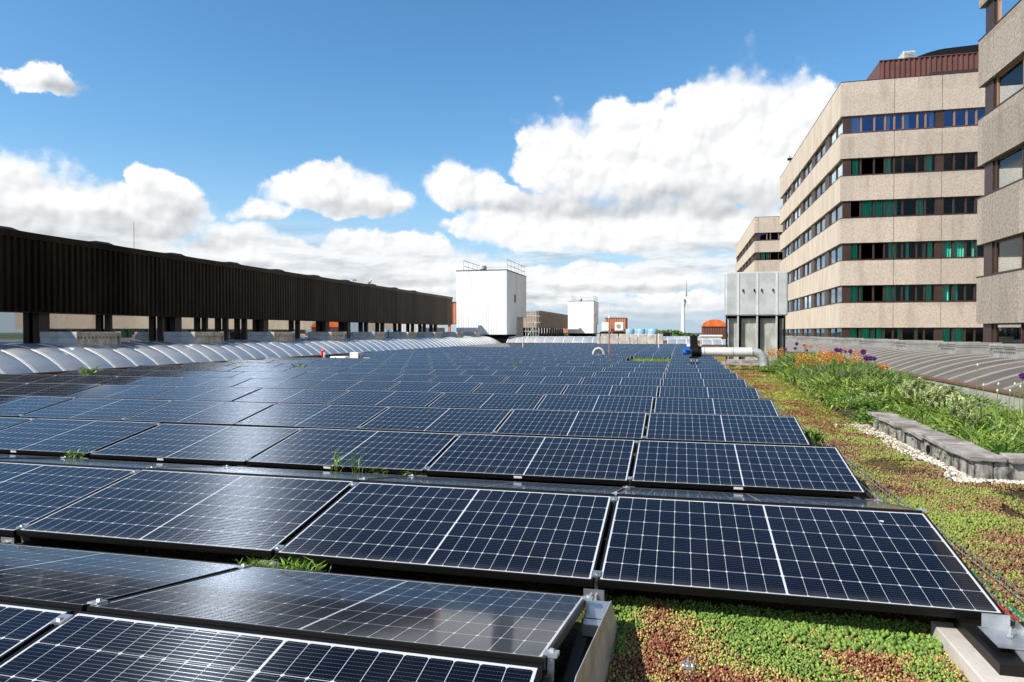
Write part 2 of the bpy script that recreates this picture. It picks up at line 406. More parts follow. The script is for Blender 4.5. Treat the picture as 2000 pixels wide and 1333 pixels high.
class MB:
    def __init__(s): s.v = []; s.f = []
    def add(s, vs, fs):
        n = len(s.v); s.v += [tuple(p) for p in vs]; s.f += [tuple(i + n for i in q) for q in fs]; return s
    def box(s, a, b):
        (x0, y0, z0), (x1, y1, z1) = a, b
        x0, x1 = min(x0, x1), max(x0, x1); y0, y1 = min(y0, y1), max(y0, y1); z0, z1 = min(z0, z1), max(z0, z1)
        return s.add([(x0, y0, z0), (x1, y0, z0), (x1, y1, z0), (x0, y1, z0), (x0, y0, z1), (x1, y0, z1), (x1, y1, z1), (x0, y1, z1)],
                     [(0, 3, 2, 1), (4, 5, 6, 7), (0, 1, 5, 4), (1, 2, 6, 5), (2, 3, 7, 6), (3, 0, 4, 7)])
    def prism(s, prof, axis, a, b):
        """extrude a closed 2-D profile along axis ('x' or 'y'); profile gives the other two coords"""
        n = len(prof)
        P = (lambda p, t: (t, p[0], p[1])) if axis == 'x' else ((lambda p, t: (p[0], t, p[1])) if axis == 'y' else (lambda p, t: (p[0], p[1], t)))
        vs = [P(p, a) for p in prof] + [P(p, b) for p in prof]
        return s.add(vs, [(i, (i + 1) % n, n + (i + 1) % n, n + i) for i in range(n)] + [tuple(range(n))[::-1], tuple(range(n, 2 * n))])
    def tube(s, pts, r, seg=8, cap=True):
        pts = [Vector(p) for p in pts]; rs = r if isinstance(r, (list, tuple)) else [r] * len(pts)
        rings = []; up = None
        for i, p in enumerate(pts):
            d = (pts[min(i + 1, len(pts) - 1)] - pts[max(i - 1, 0)]).normalized()
            if up is None: up = Vector((0, 0, 1)) if abs(d.z) < .9 else Vector((1, 0, 0))
            sx = d.cross(up).normalized(); up = sx.cross(d).normalized()
            rings.append([p + (sx * math.cos(2 * math.pi * k / seg) + up * math.sin(2 * math.pi * k / seg)) * rs[i] for k in range(seg)])
        vs = [q for rg in rings for q in rg]; fs = []
        for i in range(len(pts) - 1):
            for k in range(seg):
                a = i * seg + k; b = i * seg + (k + 1) % seg
                fs.append((a, b, b + seg, a + seg))
        if cap: fs += [tuple(range(seg))[::-1], tuple(range((len(pts) - 1) * seg, len(pts) * seg))]
        return s.add(vs, fs)
    def lathe(s, c, prof, seg=24, axis='z'):
        vs = []; n = len(prof)
        for r_, h in prof:
            for k in range(seg):
                a = 2 * math.pi * k / seg; q = (r_ * math.cos(a), r_ * math.sin(a), h)
                if axis == 'x': q = (h, q[0], q[1])
                elif axis == 'y': q = (q[0], h, q[1])
                vs.append((c[0] + q[0], c[1] + q[1], c[2] + q[2]))
        fs = [(i * seg + k, i * seg + (k + 1) % seg, (i + 1) * seg + (k + 1) % seg, (i + 1) * seg + k) for i in range(n - 1) for k in range(seg)]
        fs += [tuple(range(seg))[::-1], tuple(range((n - 1) * seg, n * seg))]
        return s.add(vs, fs)
    def mesh(s, name, origin=(0, 0, 0)):
        me = bpy.data.meshes.new(name)
        ox, oy, oz = origin
        me.from_pydata([(x - ox, y - oy, z - oz) for x, y, z in s.v], [], s.f); me.update()
        import bmesh
        if len(s.f) < 60000:
            bm = bmesh.new(); bm.from_mesh(me); bmesh.ops.recalc_face_normals(bm, faces=bm.faces); bm.to_mesh(me); bm.free()
        return me
    def build(s, name, m, parent=None, smooth=False, bevel=0.):
        o = obj(name, s.mesh(name, org(parent)), m, parent)
        if smooth: smoo(o, smooth)
        if bevel:
            md = o.modifiers.new('bevel', 'BEVEL'); md.width = bevel; md.segments = 2; md.limit_method = 'ANGLE'
        return o


def smoo(o, ang=True):
    o.data.polygons.foreach_set('use_smooth', [True] * len(o.data.polygons))
    if ang is not True or True:
        try: o.data.set_sharp_from_angle(angle=R(40))
        except Exception: pass


ORG = {}


def org(parent): return ORG.get(parent.name, (0, 0, 0)) if parent else (0, 0, 0)


def obj(name, me, m, parent=None):
    o = bpy.data.objects.new(name, me); COL.objects.link(o)
    if m: me.materials.append(m)
    if parent: o.parent = parent; ORG[o.name] = org(parent)
    return o


def tag(o, label=None, cat=None, group=None, kind=None):
    if label: o['label'] = label
    if cat: o['category'] = cat
    if group: o['group'] = group
    if kind: o['kind'] = kind
    return o


def thing(name, loc, label, cat, group=None):
    o = bpy.data.objects.new(name, None); COL.objects.link(o); o.location = loc; o.empty_display_size = .2
    ORG[o.name] = tuple(loc); return tag(o, label, cat, group)


def struct(name, mb, m): return tag(mb.build(name, m), kind='structure')


def UX(px, v):      # x on the plane y = v for a bearing seen at photo column px
    t = (px - 1000) / FPX; return v * (t * CA - SA) / (CA + t * SA)
def VY(px, u):      # y on the plane x = u
    t = (px - 1000) / FPX; return u * (CA + t * SA) / (t * CA - SA)
def ZH(px, py, v, u):   # height on that point for a photo row
    return 1.4 + (HZ - py) / FPX * (v * CA - u * SA)
def GND(px, py, z=0.):
    t = (px - 1000) / FPX; Z = (1.4 - z) * FPX / (py - HZ); return (Z * (t * CA - SA), Z * (CA + t * SA), z)


ORD = ['first', 'second', 'third', 'fourth', 'fifth', 'sixth', 'seventh', 'eighth', 'ninth', 'tenth', 'eleventh', 'twelfth', 'thirteenth',
       'fourteenth', 'fifteenth', 'sixteenth', 'seventeenth', 'eighteenth', 'nineteenth', 'twentieth', 'twenty-first', 'twenty-second',
       'twenty-third', 'twenty-fourth', 'twenty-fifth', 'twenty-sixth', 'twenty-seventh', 'twenty-eighth']

def ordn(i):
    i += 1
    if i <= 20: return ORD[i - 1]
    t_, u_ = divmod(i, 10); tens = {2: 'twent', 3: 'thirt', 4: 'fort', 5: 'fift'}[t_]
    return tens + 'ieth' if u_ == 0 else tens + 'y-' + ORD[u_ - 1]


# ------------------------------------------------------------------ the setting: roof, land
struct('roof', MB().add([(-70, -12, 0), (24, -12, 0), (24, 210, 0), (-70, 210, 0)], [(0, 1, 2, 3)]), M_ROOF)
struct('ground', MB().add([(-9000, -9000, -9), (9000, -9000, -9), (9000, 9000, -9), (-9000, 9000, -9)], [(0, 1, 2, 3)]), M_FIELD)
# outer wall under the roof edge so that the roof is a building
struct('base_wall', MB().box((-70, -12, -9), (-69.7, 210, -.01)).box((-69.7, 209.7, -9), (24, 210, -.01)), M_CONC_S)

# ------------------------------------------------------------------ solar array
PW, PD, PITCH, ROWP, TILT = 1.755, 1.038, 1.777, 2.30, R(10)
XR, ZL = 1.36, .15
NR = 27; NC = 10


def panel_meshes():
    g = MB().add([(.008, .008, .034), (PW - .008, .008, .034), (PW - .008, PD - .008, .034), (.008, PD - .008, .034)], [(0, 1, 2, 3)]).mesh('glass_sheet')
    uv = g.uv_layers.new(name='UVMap')
    for li, co in enumerate(((0, 0), (1.74, 0), (1.74, 1.02), (0, 1.02))): uv.data[li].uv = co
    f = MB()
    t = .011; h = .0365
    f.box((0, 0, 0), (PW, t, h)).box((0, PD - t, 0), (PW, PD, h)).box((0, t, 0), (t, PD - t, h)).box((PW - t, t, 0), (PW, PD - t, h))
    for y0, s in ((0, -1), (PD, 1)):   # ribbed outer profile
        for z in (.010, .021):
            a, b = (y0 - .0015, y0) if s < 0 else (y0, y0 + .0015)
            f.box((.0, a, z), (PW, b, z + .005))
    f.box((t, t, .004), (PW - t, PD - t, .006))     # back sheet
    f = f.mesh('panel_frame')
    c = MB().box((-.034, .0, .030), (.012, .052, .042)).box((-.018, .012, .042), (-.004, .026, .050))
    c.box((-.0185, .004, -.08), (-.0035, .048, .030)).mesh('clamp')
    return g, f, c.mesh('clamp')


gm, fm, cm = panel_meshes()
gm.materials.append(M_CELL); fm.materials.append(M_FRAME); cm.materials.append(M_ALU)


lm = MB().box((.80, -.0042, .012), (.87, -.0016, .030)).mesh('sticker'); lm.materials.append(M_WHITEP)


def make_panel(loc, back, label, group, clamps, stick=False):
    rt = thing('solar_panel', loc, label, 'solar panel', group)
    rt.rotation_euler = (TILT + random.gauss(0, .0018), random.gauss(0, .0012), math.pi if back else 0)
    a = bpy.data.objects.new('glass_sheet', gm); b = bpy.data.objects.new('panel_frame', fm)
    kids = [a, b]
    if clamps:
        for y in (.03, PD - .085):
            c = bpy.data.objects.new('clamp', cm); c.location = (0, y, 0); kids.append(c)
    if stick: kids.append(bpy.data.objects.new('sticker', lm))
    for k in kids: COL.objects.link(k); k.parent = rt
    return rt


missing = {(11, 1), (12, 1), (13, 1), (11, 8), (11, 9), (12, 8), (12, 9)}
GF = 'solar panels tilted towards the camera'; GB = 'solar panels tilted away from the camera'
rest = MB()


def in_view(x, y):
    for cx in (x, x + PW):
        for cy in (y, y + 1):
            Z = cy * CA - cx * SA
            if Z > .4 and abs((cx * CA + cy * SA) / Z) < .80: return True
    return False


rest_quads = []
for r in range(NR):
    y0 = 3.38 + ROWP * (r - 1)
    c0 = 1 if r == 0 else 0
    for c in range(c0, NC):
        if (r, c) in missing: continue
        x0 = XR - PITCH * (c + 1) + (PITCH - PW)
        jz = random.uniform(-.004, .004)
        if in_view(x0, y0):
            place = 'at the array\'s right end' if c == c0 else f'{ORD[c - c0]} from the array\'s right end'
            lab = f'camera-facing solar panel, {ORD[r]} row from the bottom, {place}' if r else f'camera-facing solar panel of the bottommost row, {place}'
            make_panel((x0, y0, ZL + jz), False, lab, GF, r < 6, r == 2)
        yb = y0 + 2 * PD * math.cos(TILT) + .03
        if r < 2 and in_view(x0, yb - 1.0):
            place = 'at its right end' if c == c0 else f'{ORD[c - c0]} from its right end'
            which = 'the nearest row sloping away' if r == 0 else 'the thin second row sloping away'
            make_panel((x0 + PW, yb, ZL + jz), True, f'solar panel of {which}, {place}', GB, True)
        elif r >= 2:
            rest_quads.append((x0, yb))
gr = bpy.data.meshes.new('rear_slope_panels')
vs = []; fs = []
for x0, yb in rest_quads:
    s, cc = math.sin(TILT), math.cos(TILT)
    n = len(vs)
    for zz in (0., .035):
        for x, t in ((x0, 0), (x0 + PW, 0), (x0 + PW, PD), (x0, PD)): vs.append((x, yb - t * cc, ZL + t * s + zz))
    fs += [(n + 4, n + 7, n + 6, n + 5), (n, n + 1, n + 2, n + 3), (n, n + 4, n + 5, n + 1), (n + 2, n + 6, n + 7, n + 3), (n + 1, n + 5, n + 6, n + 2), (n, n + 3, n + 7, n + 4)]
gr.from_pydata(vs, [], fs)
tag(obj('rear_slope_panels', gr, M_FRAME), 'hidden far slopes of the solar rows turned away from the camera', 'solar panels', kind='stuff')

# rails under every seam, running away from the camera
for c in range(NC + 1):
    x = XR - PITCH * c + .011 - (.0 if c else .02)
    mb = MB(); ys = 3.52 if c == 0 else .6
    mb.box((x - .02, ys, .055), (x + .02, 63.3, .095)).box((x - .035, ys, .045), (x + .035, 63.3, .0549))
    mb.box((x - .05, ys, .004), (x + .05, 63.3, .02))
    for r in range(0 if c else 1, 26, 1):
        yr = 3.38 + ROWP * (r - 1)
        mb.box((x - .012, yr + 1.0, .0951), (x + .012, yr + 1.06, .31))
    o = mb.build('mounting_rail', M_DARKRAIL if c else M_GALV)
    place = 'along the array\'s right edge' if c == 0 else f'under the {ORD[c - 1]} seam from the array\'s right edge'
    tag(o, f'{"galvanised" if c == 0 else "dark"} mounting rail {place}', 'mounting rail', 'mounting rails under the panel seams')

# pale bracket plates standing in the valleys at each seam
for r in range(0, 5):
    for c in range(0, 8):
        if r == 0 and c == 0: continue
        x = XR - PITCH * c + .011; y = 3.38 + ROWP * (r - 1) - .055
        if r == 0 or not in_view(x - .8, y): continue
        if c == 0: x += .02
        t = thing('panel_bracket', (x, y, .09), f'pale metal bracket plate at the {ORD[c]} seam from the right, valley below row {ORD[r]}', 'bracket', 'bracket plates in the valleys between rows')
        MB().box((x - .05, y, .095), (x + .05, y + .004, .155)).build('plate', M_ALU, t)
        MB().box((x - .018, y - .03, .096), (x + .018, y - .001, .10)).tube([(x - .012, y - .008, .10), (x - .012, y - .008, .135)], .006).tube([(x + .012, y - .008, .10), (x + .012, y - .008, .135)], .006).build('bolt', M_GALV, t)

# folded end plate closing the right end of the nearest tent, on its galvanised rail
xe = XR - PITCH + .011
t = thing('end_plate', (xe + .06, 2.1, 0), 'folded galvanised wind plate closing the right end of the nearest panel row', 'wind plate')
prof = [(.45, .16), (1.05, .165), (2.11, .335), (3.22, .15), (3.22, .02), (.45, .02)]
mb = MB(); n = len(prof)
vs = [(xe + .045 + (.05 if z > .1 else .08), y, z) for y, z in prof] + [(xe + .042 + (.05 if z > .1 else .08), y, z) for y, z in prof]
mb.add(vs, [tuple(range(n)), tuple(range(n, 2 * n))[::-1]] + [(i, (i + 1) % n, n + (i + 1) % n, n + i) for i in range(n)])
mb.build('plate', M_GALV, t)
MB().box((xe + .0, 3.0, .145), (xe + .092, 3.2, .152)).box((xe + .0, 2.93, .10), (xe + .092, 2.99, .15)).build('end_bracket', M_ALU, t)
MB().box((xe + .0, 1.98, .30), (xe + .092, 2.08, .306)).box((xe, 1.96, .16), (xe + .092, 1.968, .30)).build('ridge_bracket', M_ALU, t)
MB().box((xe + .12, 1.62, .05), (xe + .30, 1.95, .09)).build('foot', M_GALV, t)

# wire cable tray with cables, along the right edge
t = thing('cable_tray', (1.58, 3, 0), 'galvanised wire mesh cable tray running along the right edge of the array', 'cable tray')
mb = MB(); xa, xb = 1.50, 1.66; ya, yb2 = 2.2, 26.
for x, z in ((xa, .10), (xa, .06), (xa + .0, .022), (xa + .05, .02), (xb - .05, .02), (xb, .022), (xb, .06), (xb, .10)):
    mb.tube([(x, ya, z), (x, yb2, z)], .0028, 5)
mb.build('tray_wire', M_ALU, t)
mb = MB(); y = ya
while y < yb2:
    mb.tube([(xa, y, .10), (xa, y, .02), (xb, y, .02), (xb, y, .10)], .0026, 5); y += .1 if y < 9 else .2
o = mb.build('cross_wire', M_ALU, t)
for nm, m_, x, lab in (('cable', M_RED, 1.555, 'red cable lying in the wire tray at the array edge'), ('cable', M_GREENC, 1.60, 'green cable lying in the wire tray at the array edge'), ('cable', M_DARKRAIL, 1.535, 'black cable lying in the wire tray at the array edge')):
    ps = [(x + .012 * math.sin(k * 1.3 + x * 40), 2.2 + k * .4, .034 + .006 * math.sin(k * 2.1 + x * 9)) for k in range(60)]
    o = MB().tube(ps, .009, 6).build(nm, m_, smooth=True); tag(o, lab, 'cable', 'cables in the wire tray')

# concrete foot blocks with bracket at the bottom right corner
t = thing('ballast_block', (1.55, 3.25, 0), 'cracked pale concrete ballast block under the bottom right panel corner', 'ballast block')
MB().box((1.11, 2.80, 0.002), (1.85, 3.50, .085)).build('slab', M_LIGHTCON, t, bevel=.006)
MB().box((1.19, 3.00, .086), (1.84, 3.46, .128)).build('rubber_mat', M_FRAME, t)
t = thing('rail_bracket', (1.315, 3.2, .075), 'bolted aluminium bracket clamping the bottom right panel corner', 'bracket')
MB().prism([(1.225, .15), (1.365, .15), (1.370, .155), (1.370, .19), (1.365, .19), (1.363, .158), (1.225, .154)], 'y', 3.10, 3.30).build('channel', M_ALU, t)
MB().box((1.235, 3.285, .156), (1.340, 3.29, .215)).build('plate', M_ALU, t)
MB().tube([(1.305, 3.20, .129), (1.305, 3.20, .20)], .006).lathe((1.305, 3.20, .16), [(.012, 0), (.012, .01)], 6).tube([(1.355, 3.15, .129), (1.355, 3.15, .20)], .006).build('bolt', M_GALV, t)
MB().prism([(3.00, .129), (3.05, .129), (3.18, .149), (3.12, .149)], 'x', 1.285, 1.365).box((1.385, 3.08, .129), (1.525, 3.14, .17)).box((1.425, 3.2, .129), (1.465, 3.32, .21)).build('strut', M_ALU, t)

# shiny lightning conductor clamp standing in the sedum
gx, gy, _ = GND(1346, 1326)
t = thing('conductor_clamp', (gx, gy, 0), 'small shiny metal conductor clamp standing in the sedum', 'clamp')
MB().lathe((gx, gy, 0), [(.035, .002), (.035, .012), (.012, .022), (.012, .035)], 16).build('foot', M_ALU, t, smooth=True)
MB().box((gx - .026, gy - .012, .035), (gx + .026, gy + .012, .046)).tube([(gx - .018, gy, .034), (gx - .018, gy, .058)], .006, 6).tube([(gx + .018, gy, .034), (gx + .018, gy, .056)], .006, 6).build('crossbar', M_ALU, t)
MB().lathe((gx, gy, .046), [(.009, 0), (.009, .014), (.0015, .034)], 12).build('tip', M_ALU, t, smooth=True)

# ------------------------------------------------------------------ barrel vault rooflights


def vault(name, label, axis, c, w, z0, h, a, b, bay, mskin, mrib, mcurb, bulge=.02, ribw=.05, nseg=16, group='barrel vault rooflights'):
    """vault with its crown line at c (x for axis 'y'), from a to b"""
    P = (lambda s, t, z: (c + s, t, z)) if axis == 'y' else (lambda s, t, z: (t, c + s, z))
    loc = P(0, (a + b) / 2, 0); rt = thing(name, loc, label, 'rooflight', group)
    rad = (h * h + (w / 2) ** 2) / (2 * h); th = math.asin((w / 2) / rad)
    def arc(k, off=0.):
        an = -th + 2 * th * k / nseg
        return (rad + off) * math.sin(an), z0 + h - rad + (rad + off) * math.cos(an)
    nb = max(1, round((b - a) / bay)); bay = (b - a) / nb
    vs = []; fs = []; m = 8
    for i in range(nb):
        n0 = len(vs)
        for j in range(m + 1):
            tt = a + bay * (i + j / m); off = bulge * math.sin(math.pi * j / m) ** .8
            for k in range(nseg + 1):
                s, z = arc(k, off); vs.append(P(s, tt, z))
        for j in range(m):
            for k in range(nseg):
                q = n0 + j * (nseg + 1) + k; fs.append((q, q + 1, q + nseg + 2, q + nseg + 1))
    sk = MB().add(vs, fs).build('vault_skin', mskin, rt); sk.data.polygons.foreach_set('use_smooth', [True] * len(fs))
    rb = MB()
    for i in range(nb + 1):
        tt = a + bay * i; q = []
        for k in range(nseg + 1):
            s0, zA = arc(k, -.01); s1, zB = arc(k, .022)
            for (s, z) in ((s0, zA), (s1, zB)):
                q += [P(s, tt - ribw / 2, z), P(s, tt + ribw / 2, z)]
        fs = []
        for k in range(nseg):
            o = 4 * k
            fs += [(o + 2, o + 3, o + 7, o + 6), (o, o + 2, o + 6, o + 4), (o + 1, o + 5, o + 7, o + 3)]
        rb.add(q, fs)
    rb.build('rib', mrib, rt)
    cb = MB()
    for sgn in (-1, 1):
        s0 = sgn * w / 2; lo = P(min(s0, s0 + sgn * .14), a, 0.003); hi = P(max(s0, s0 + sgn * .14), b, z0 - .004)
        cb.box(lo, hi)
    cb.build('curb', mcurb, rt)
    ck = MB()
    for sgn in (-1, 1):
        s0 = sgn * w / 2; lo = P(min(s0 - sgn * .03, s0 + sgn * .17), a, z0 - .003); hi = P(max(s0 - sgn * .03, s0 + sgn * .17), b, z0 + .035)
        ck.box(lo, hi)
    ck.build('curb_plank', M_CURB, rt)
    en = MB()
    for tt in (a, b):
        pts = [P(*((arc(k)[0], tt, arc(k)[1]))) for k in range(nseg + 1)]
        en.add(pts, [tuple(range(nseg + 1))])
    en.build('end_wall', mskin, rt)
    return rt


def ridge_vent(name, c, y, zc, wx, ly, h, side, mfront, mside, label, group):
    """louvred smoke vent astride a crown line; y is its near end, side = +1 when its long flank is seen from +x"""
    rt = thing(name, (c, y + ly / 2, zc), label, 'roof vent', group)
    MB().box((c - wx / 2 + .04, y + .04, zc - .22), (c + wx / 2 - .04, y + ly - .04, zc + h * .44)).build('base_box', mside, rt)
    MB().box((c - wx / 2 + .10, y + .06, zc + h * .441), (c + wx / 2 - .10, y + ly - .06, zc + h * .60)).build('vent_throat', M_BLACK, rt)
    MB().box((c - wx / 2, y, zc + h * .60), (c + wx / 2, y + ly, zc + h)).build('hood', mside, rt, bevel=.01)
    # near and far faces are smooth metal sheets with a rolled edge
    for yy, s in ((y, -1), (y + ly, 1)):
        e = MB()
        y1, y2 = (yy - .02, yy - .002) if s < 0 else (yy + .002, yy + .02)
        e.box((c - wx / 2 - .02, y1, zc - (.16 if wx > 1.2 else .05)), (c + wx / 2 + .02, y2, zc + h * .56)).box((c - wx / 2 - .02, y1 - .01, zc + h * .58), (c + wx / 2 + .02, y2, zc + h + .01))
        e.box((c - wx / 2 - .03, y1 - .02, zc + h * .75), (c + wx / 2 + .03, y1 - .0101, zc + h * .79))
        e.build('end_sheet', mfront, rt)
    for sgn in (-1, 1):
        l = MB(); xx = c + sgn * wx / 2
        n = 11
        for k in range(n):
            ya = y + .08 + (ly - .16) * k / n
            l.box((xx - sgn * .05, ya, zc + h * .445), (xx + sgn * .005, ya + (ly - .16) / n * .45, zc + h * .595))
        for q in (.70, .84): l.box((xx + sgn * .001, y + .02, zc + h * q), (xx + sgn * .018, y + ly - .02, zc + h * q + .02))
        l.build('louvre', mside, rt)
    MB().box((c - wx / 2 - .12, y - .08, zc - (.17 if wx > 1.2 else .09)), (c + wx / 2 + .12, y + ly + .08, zc - (.13 if wx > 1.2 else .05))).build('flashing', mfront, rt)
    return rt


XV = -19.4
vault('barrel_vault', 'long clear ribbed barrel rooflight below the brown hall', 'y', XV, 4.3, .25, .77, 6.2, 66., .92, M_VAULT, M_RIB, M_CURB, .05, .10)
vy = [12.6, 18.1, 23.6, 29.1, 34.6, 40.1, 45.6, 51.1, 56.6, 62.1]
for i, y in enumerate(vy):
    if i == 0: lab = None
    ridge_vent('roof_vent', XV, y, 1.02, 1.4, 1.75, .38, 1, M_VENTW, M_VENTB, f'beige louvred vent astride the left clear rooflight, {ORD[max(i - 1, 0)]} from the near end', 'vents on the left rooflight') if i else None
XV2 = 8.05
vault('barrel_vault', 'grey ribbed barrel rooflight between flower bed and concrete office wings', 'y', XV2, 4.5, .30, .50, 4.6, 66., .92, M_VAULTG, M_RIBG, M_SHAFTC, .012, .035)
for i, y in enumerate([15.4, 18.2, 21.8, 26.2, 31.2, 36.7, 42.2, 47.7, 53.2, 58.7]):
    ridge_vent('roof_vent', XV2, y, .80, 1.1, 1.4, .30, -1, M_VENTG, M_VENTG, f'grey louvred vent on the right rooflight, {ORD[i]} from the near end', 'vents on the right rooflight')
# cross vaults closing the far end of the array
vault('barrel_vault', 'pale ribbed rooflight crossing behind the far end of the array', 'x', 68.2, 3.6, .32, .62, -16.8, -3.6, .95, M_VAULT, M_RIB, M_CURB, .03, .06)
vault('barrel_vault', 'low rooflight behind the array to the right of the pale slabs', 'x', 66.4, 3.0, .30, .45, -1.2, 1.3, .85, M_VAULT, M_RIB, M_CURB, .03, .05)
vault('barrel_vault', 'low rooflight behind the black fan and left of the grey shaft', 'x', 62.6, 3.0, .30, .45, 1.8, 5.0, .85, M_VAULT, M_RIB, M_CURB, .03, .05)
vault('barrel_vault', 'farthest small rooflight below the wind turbine', 'x', 88., 3.0, .35, .5, -2.5, 3.4, .85, M_VAULT, M_RIB, M_CURB, .03, .05)

# pale upright slabs behind the array
xs = [1165, 1172.5, 1208, 1231, 1246, 1264.5, 1283, 1296]
for i in range(7):
    x0, x1 = UX(xs[i], 63.9) + .05, UX(xs[i + 1], 63.9) - .05
    o = MB().box((x0, 63.9, .003), (x1, 64.25, 1.22 + random.uniform(-.03, .02))).build('concrete_slab', M_LIGHTCON, bevel=.02)
    tag(o, f'pale upright concrete slab behind the array, {ORD[i]} from the left', 'slab', 'upright slabs behind the array')

# ------------------------------------------------------------------ brown halls


def corrug(axis, a, b, z0, z1, pos, depth, period, sgn):
    """trapezoid sheet in the plane pos, ribs standing out by depth to sgn"""
    n = max(1, int((b - a) / period)); pts = []
    for i in range(n):
        s = a + (b - a) * i / n; p = (b - a) / n
        pts += [(s, 0), (s + p * .42, 0), (s + p * .54, depth), (s + p * .88, depth)]
    pts.append((b, 0)); vs = []
    for s, d in pts:
        q = pos + sgn * d
        for z in (z0, z1): vs.append((q, s, z) if axis == 'y' else (s, q, z))
    return MB().add(vs, [(2 * i, 2 * i + 2, 2 * i + 3, 2 * i + 1) for i in range(len(pts) - 1)])


def hall(label, xf, y0, y1, zb, zt, mclad, cols, period, humps, near):
    rt = thing('clad_hall', (xf, (y0 + y1) / 2, 0), label, 'hall')
    corrug('y', y0, y1, zb, zt - .22, xf, .09, period, 1).build('wall_cladding', mclad, rt)
    m = MB().box((xf - 12, y0, zb - .02), (xf - .02, y1, zb)).box((xf - 12, y0, zt - .25), (xf - .02, y1, zt - .2)).box((xf - 12, y0, zb), (xf - 11.8, y1, zt - .25))
    m.box((xf - 11.8, y0, zb), (xf - .02, y0 + .1, zt - .25)).box((xf - 11.8, y1 - .1, zb), (xf - .02, y1, zt - .25))
    m.build('wall_core', mclad, rt)
    MB().box((xf - .25, y0 - .03, zt - .21), (xf + .12, y1 + .03, zt)).build('roof_edge', mclad, rt)
    if humps:
        y = y0 + 2.2; vs = []
        for y in np.arange(y0 + 2.2, y1 - 8, humps):
            prof = [(y - humps / 2 + .3, zt + .004), (y - .6, zt + .02), (y - .3, zt + .08), (y + .3, zt + .085), (y + .6, zt + .02), (y + humps / 2 - .3, zt + .004)]
            MB().prism(prof, 'x', xf - 8, xf + .05).build('roof_membrane', M_MEMB, rt)
    for ya, wd in cols:
        MB().box((xf - .62, ya, 0.003), (xf - .35, ya + wd, zb - .021)).build('column', M_BRZ, rt)
    MB().box((xf - .72, y0, .3), (xf - .70, y1, zb - .03)).build('glazing', M_MIRROR, rt)
    MB().box((xf - 5.2, y0, .003), (xf - 5, y1, zb - .03)).build('back_wall', M_BLACK, rt)
    MB().box((xf - .76, y0, .003), (xf - .67, y1, .299)).build('plinth', M_BRZ, rt)
    return rt


XF = -21.9
colpx = [(76, 110), (215, 223), (317, 324), (342, 363), (403, 409), (443, 449), (480, 485), (515, 530), (584, 588), (636, 648), (679, 688), (717, 721), (749, 752), (783, 785), (808, 810), (831, 833), (852, 855)]
cols = []
for a, b in colpx:
    ya, yb3 = VY(a, XF - .35), VY(b, XF - .35); cols.append((ya, max(.10, (yb3 - ya) * .62)))
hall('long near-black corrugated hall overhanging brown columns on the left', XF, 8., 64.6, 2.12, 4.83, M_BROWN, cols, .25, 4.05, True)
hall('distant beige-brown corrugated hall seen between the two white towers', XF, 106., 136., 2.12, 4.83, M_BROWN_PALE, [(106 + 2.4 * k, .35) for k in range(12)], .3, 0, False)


def block(name, label, x0, x1, y0, y1, z0, z1, m, period=.4, depth=.07, cat='building', legs=0):
    rt = thing(name, ((x0 + x1) / 2, y0, 0), label, cat)
    corrug('x', x0, x1, z0, z1, y0, depth, period, -1).build('front_cladding', m, rt)
    corrug('y', y0, y1, z0, z1, x1, depth, period, 1).build('side_cladding', m, rt)
    MB().box((x0, y0 + .01, z0), (x1 - .01, y1, z1 - .01)).build('wall_core', m, rt)
    MB().box((x0 - .05, y0 - .1, z1), (x1 + .1, y1, z1 + .06)).build('roof', M_FRAME, rt)
    for k in range(legs):
        xx = x0 + (x1 - x0 - .3) * k / max(1, legs - 1)
        MB().box((xx, y0 + .2, 0.003), (xx + .25, y0 + .45, z0)).build('column', m, rt)
    return rt


block('red_annex', 'red-brown corrugated annex between brown hall and large white tower', -27., -21.3, 70.2, 76, 2.3, 4.55, M_RUST, .32, legs=3)
block('red_annex', 'narrow red corrugated annex left of the small white tower', -26., -20.9, 144.5, 149, 1.2, 5.0, M_RUST, .4)
rb_ = block('roof_cabin', 'rust-red corrugated cabin behind a white roof unit, right of the small tower', UX(1182, 110), UX(1222, 110), 110, 113.2, 1.9, 3.6, M_RUST, .35, cat='cabin', legs=3)
MB().box((UX(1192, 110), 110.3, .003), (UX(1216, 110), 112.8, 1.9)).build('lower_wall', M_RUST, rb_)


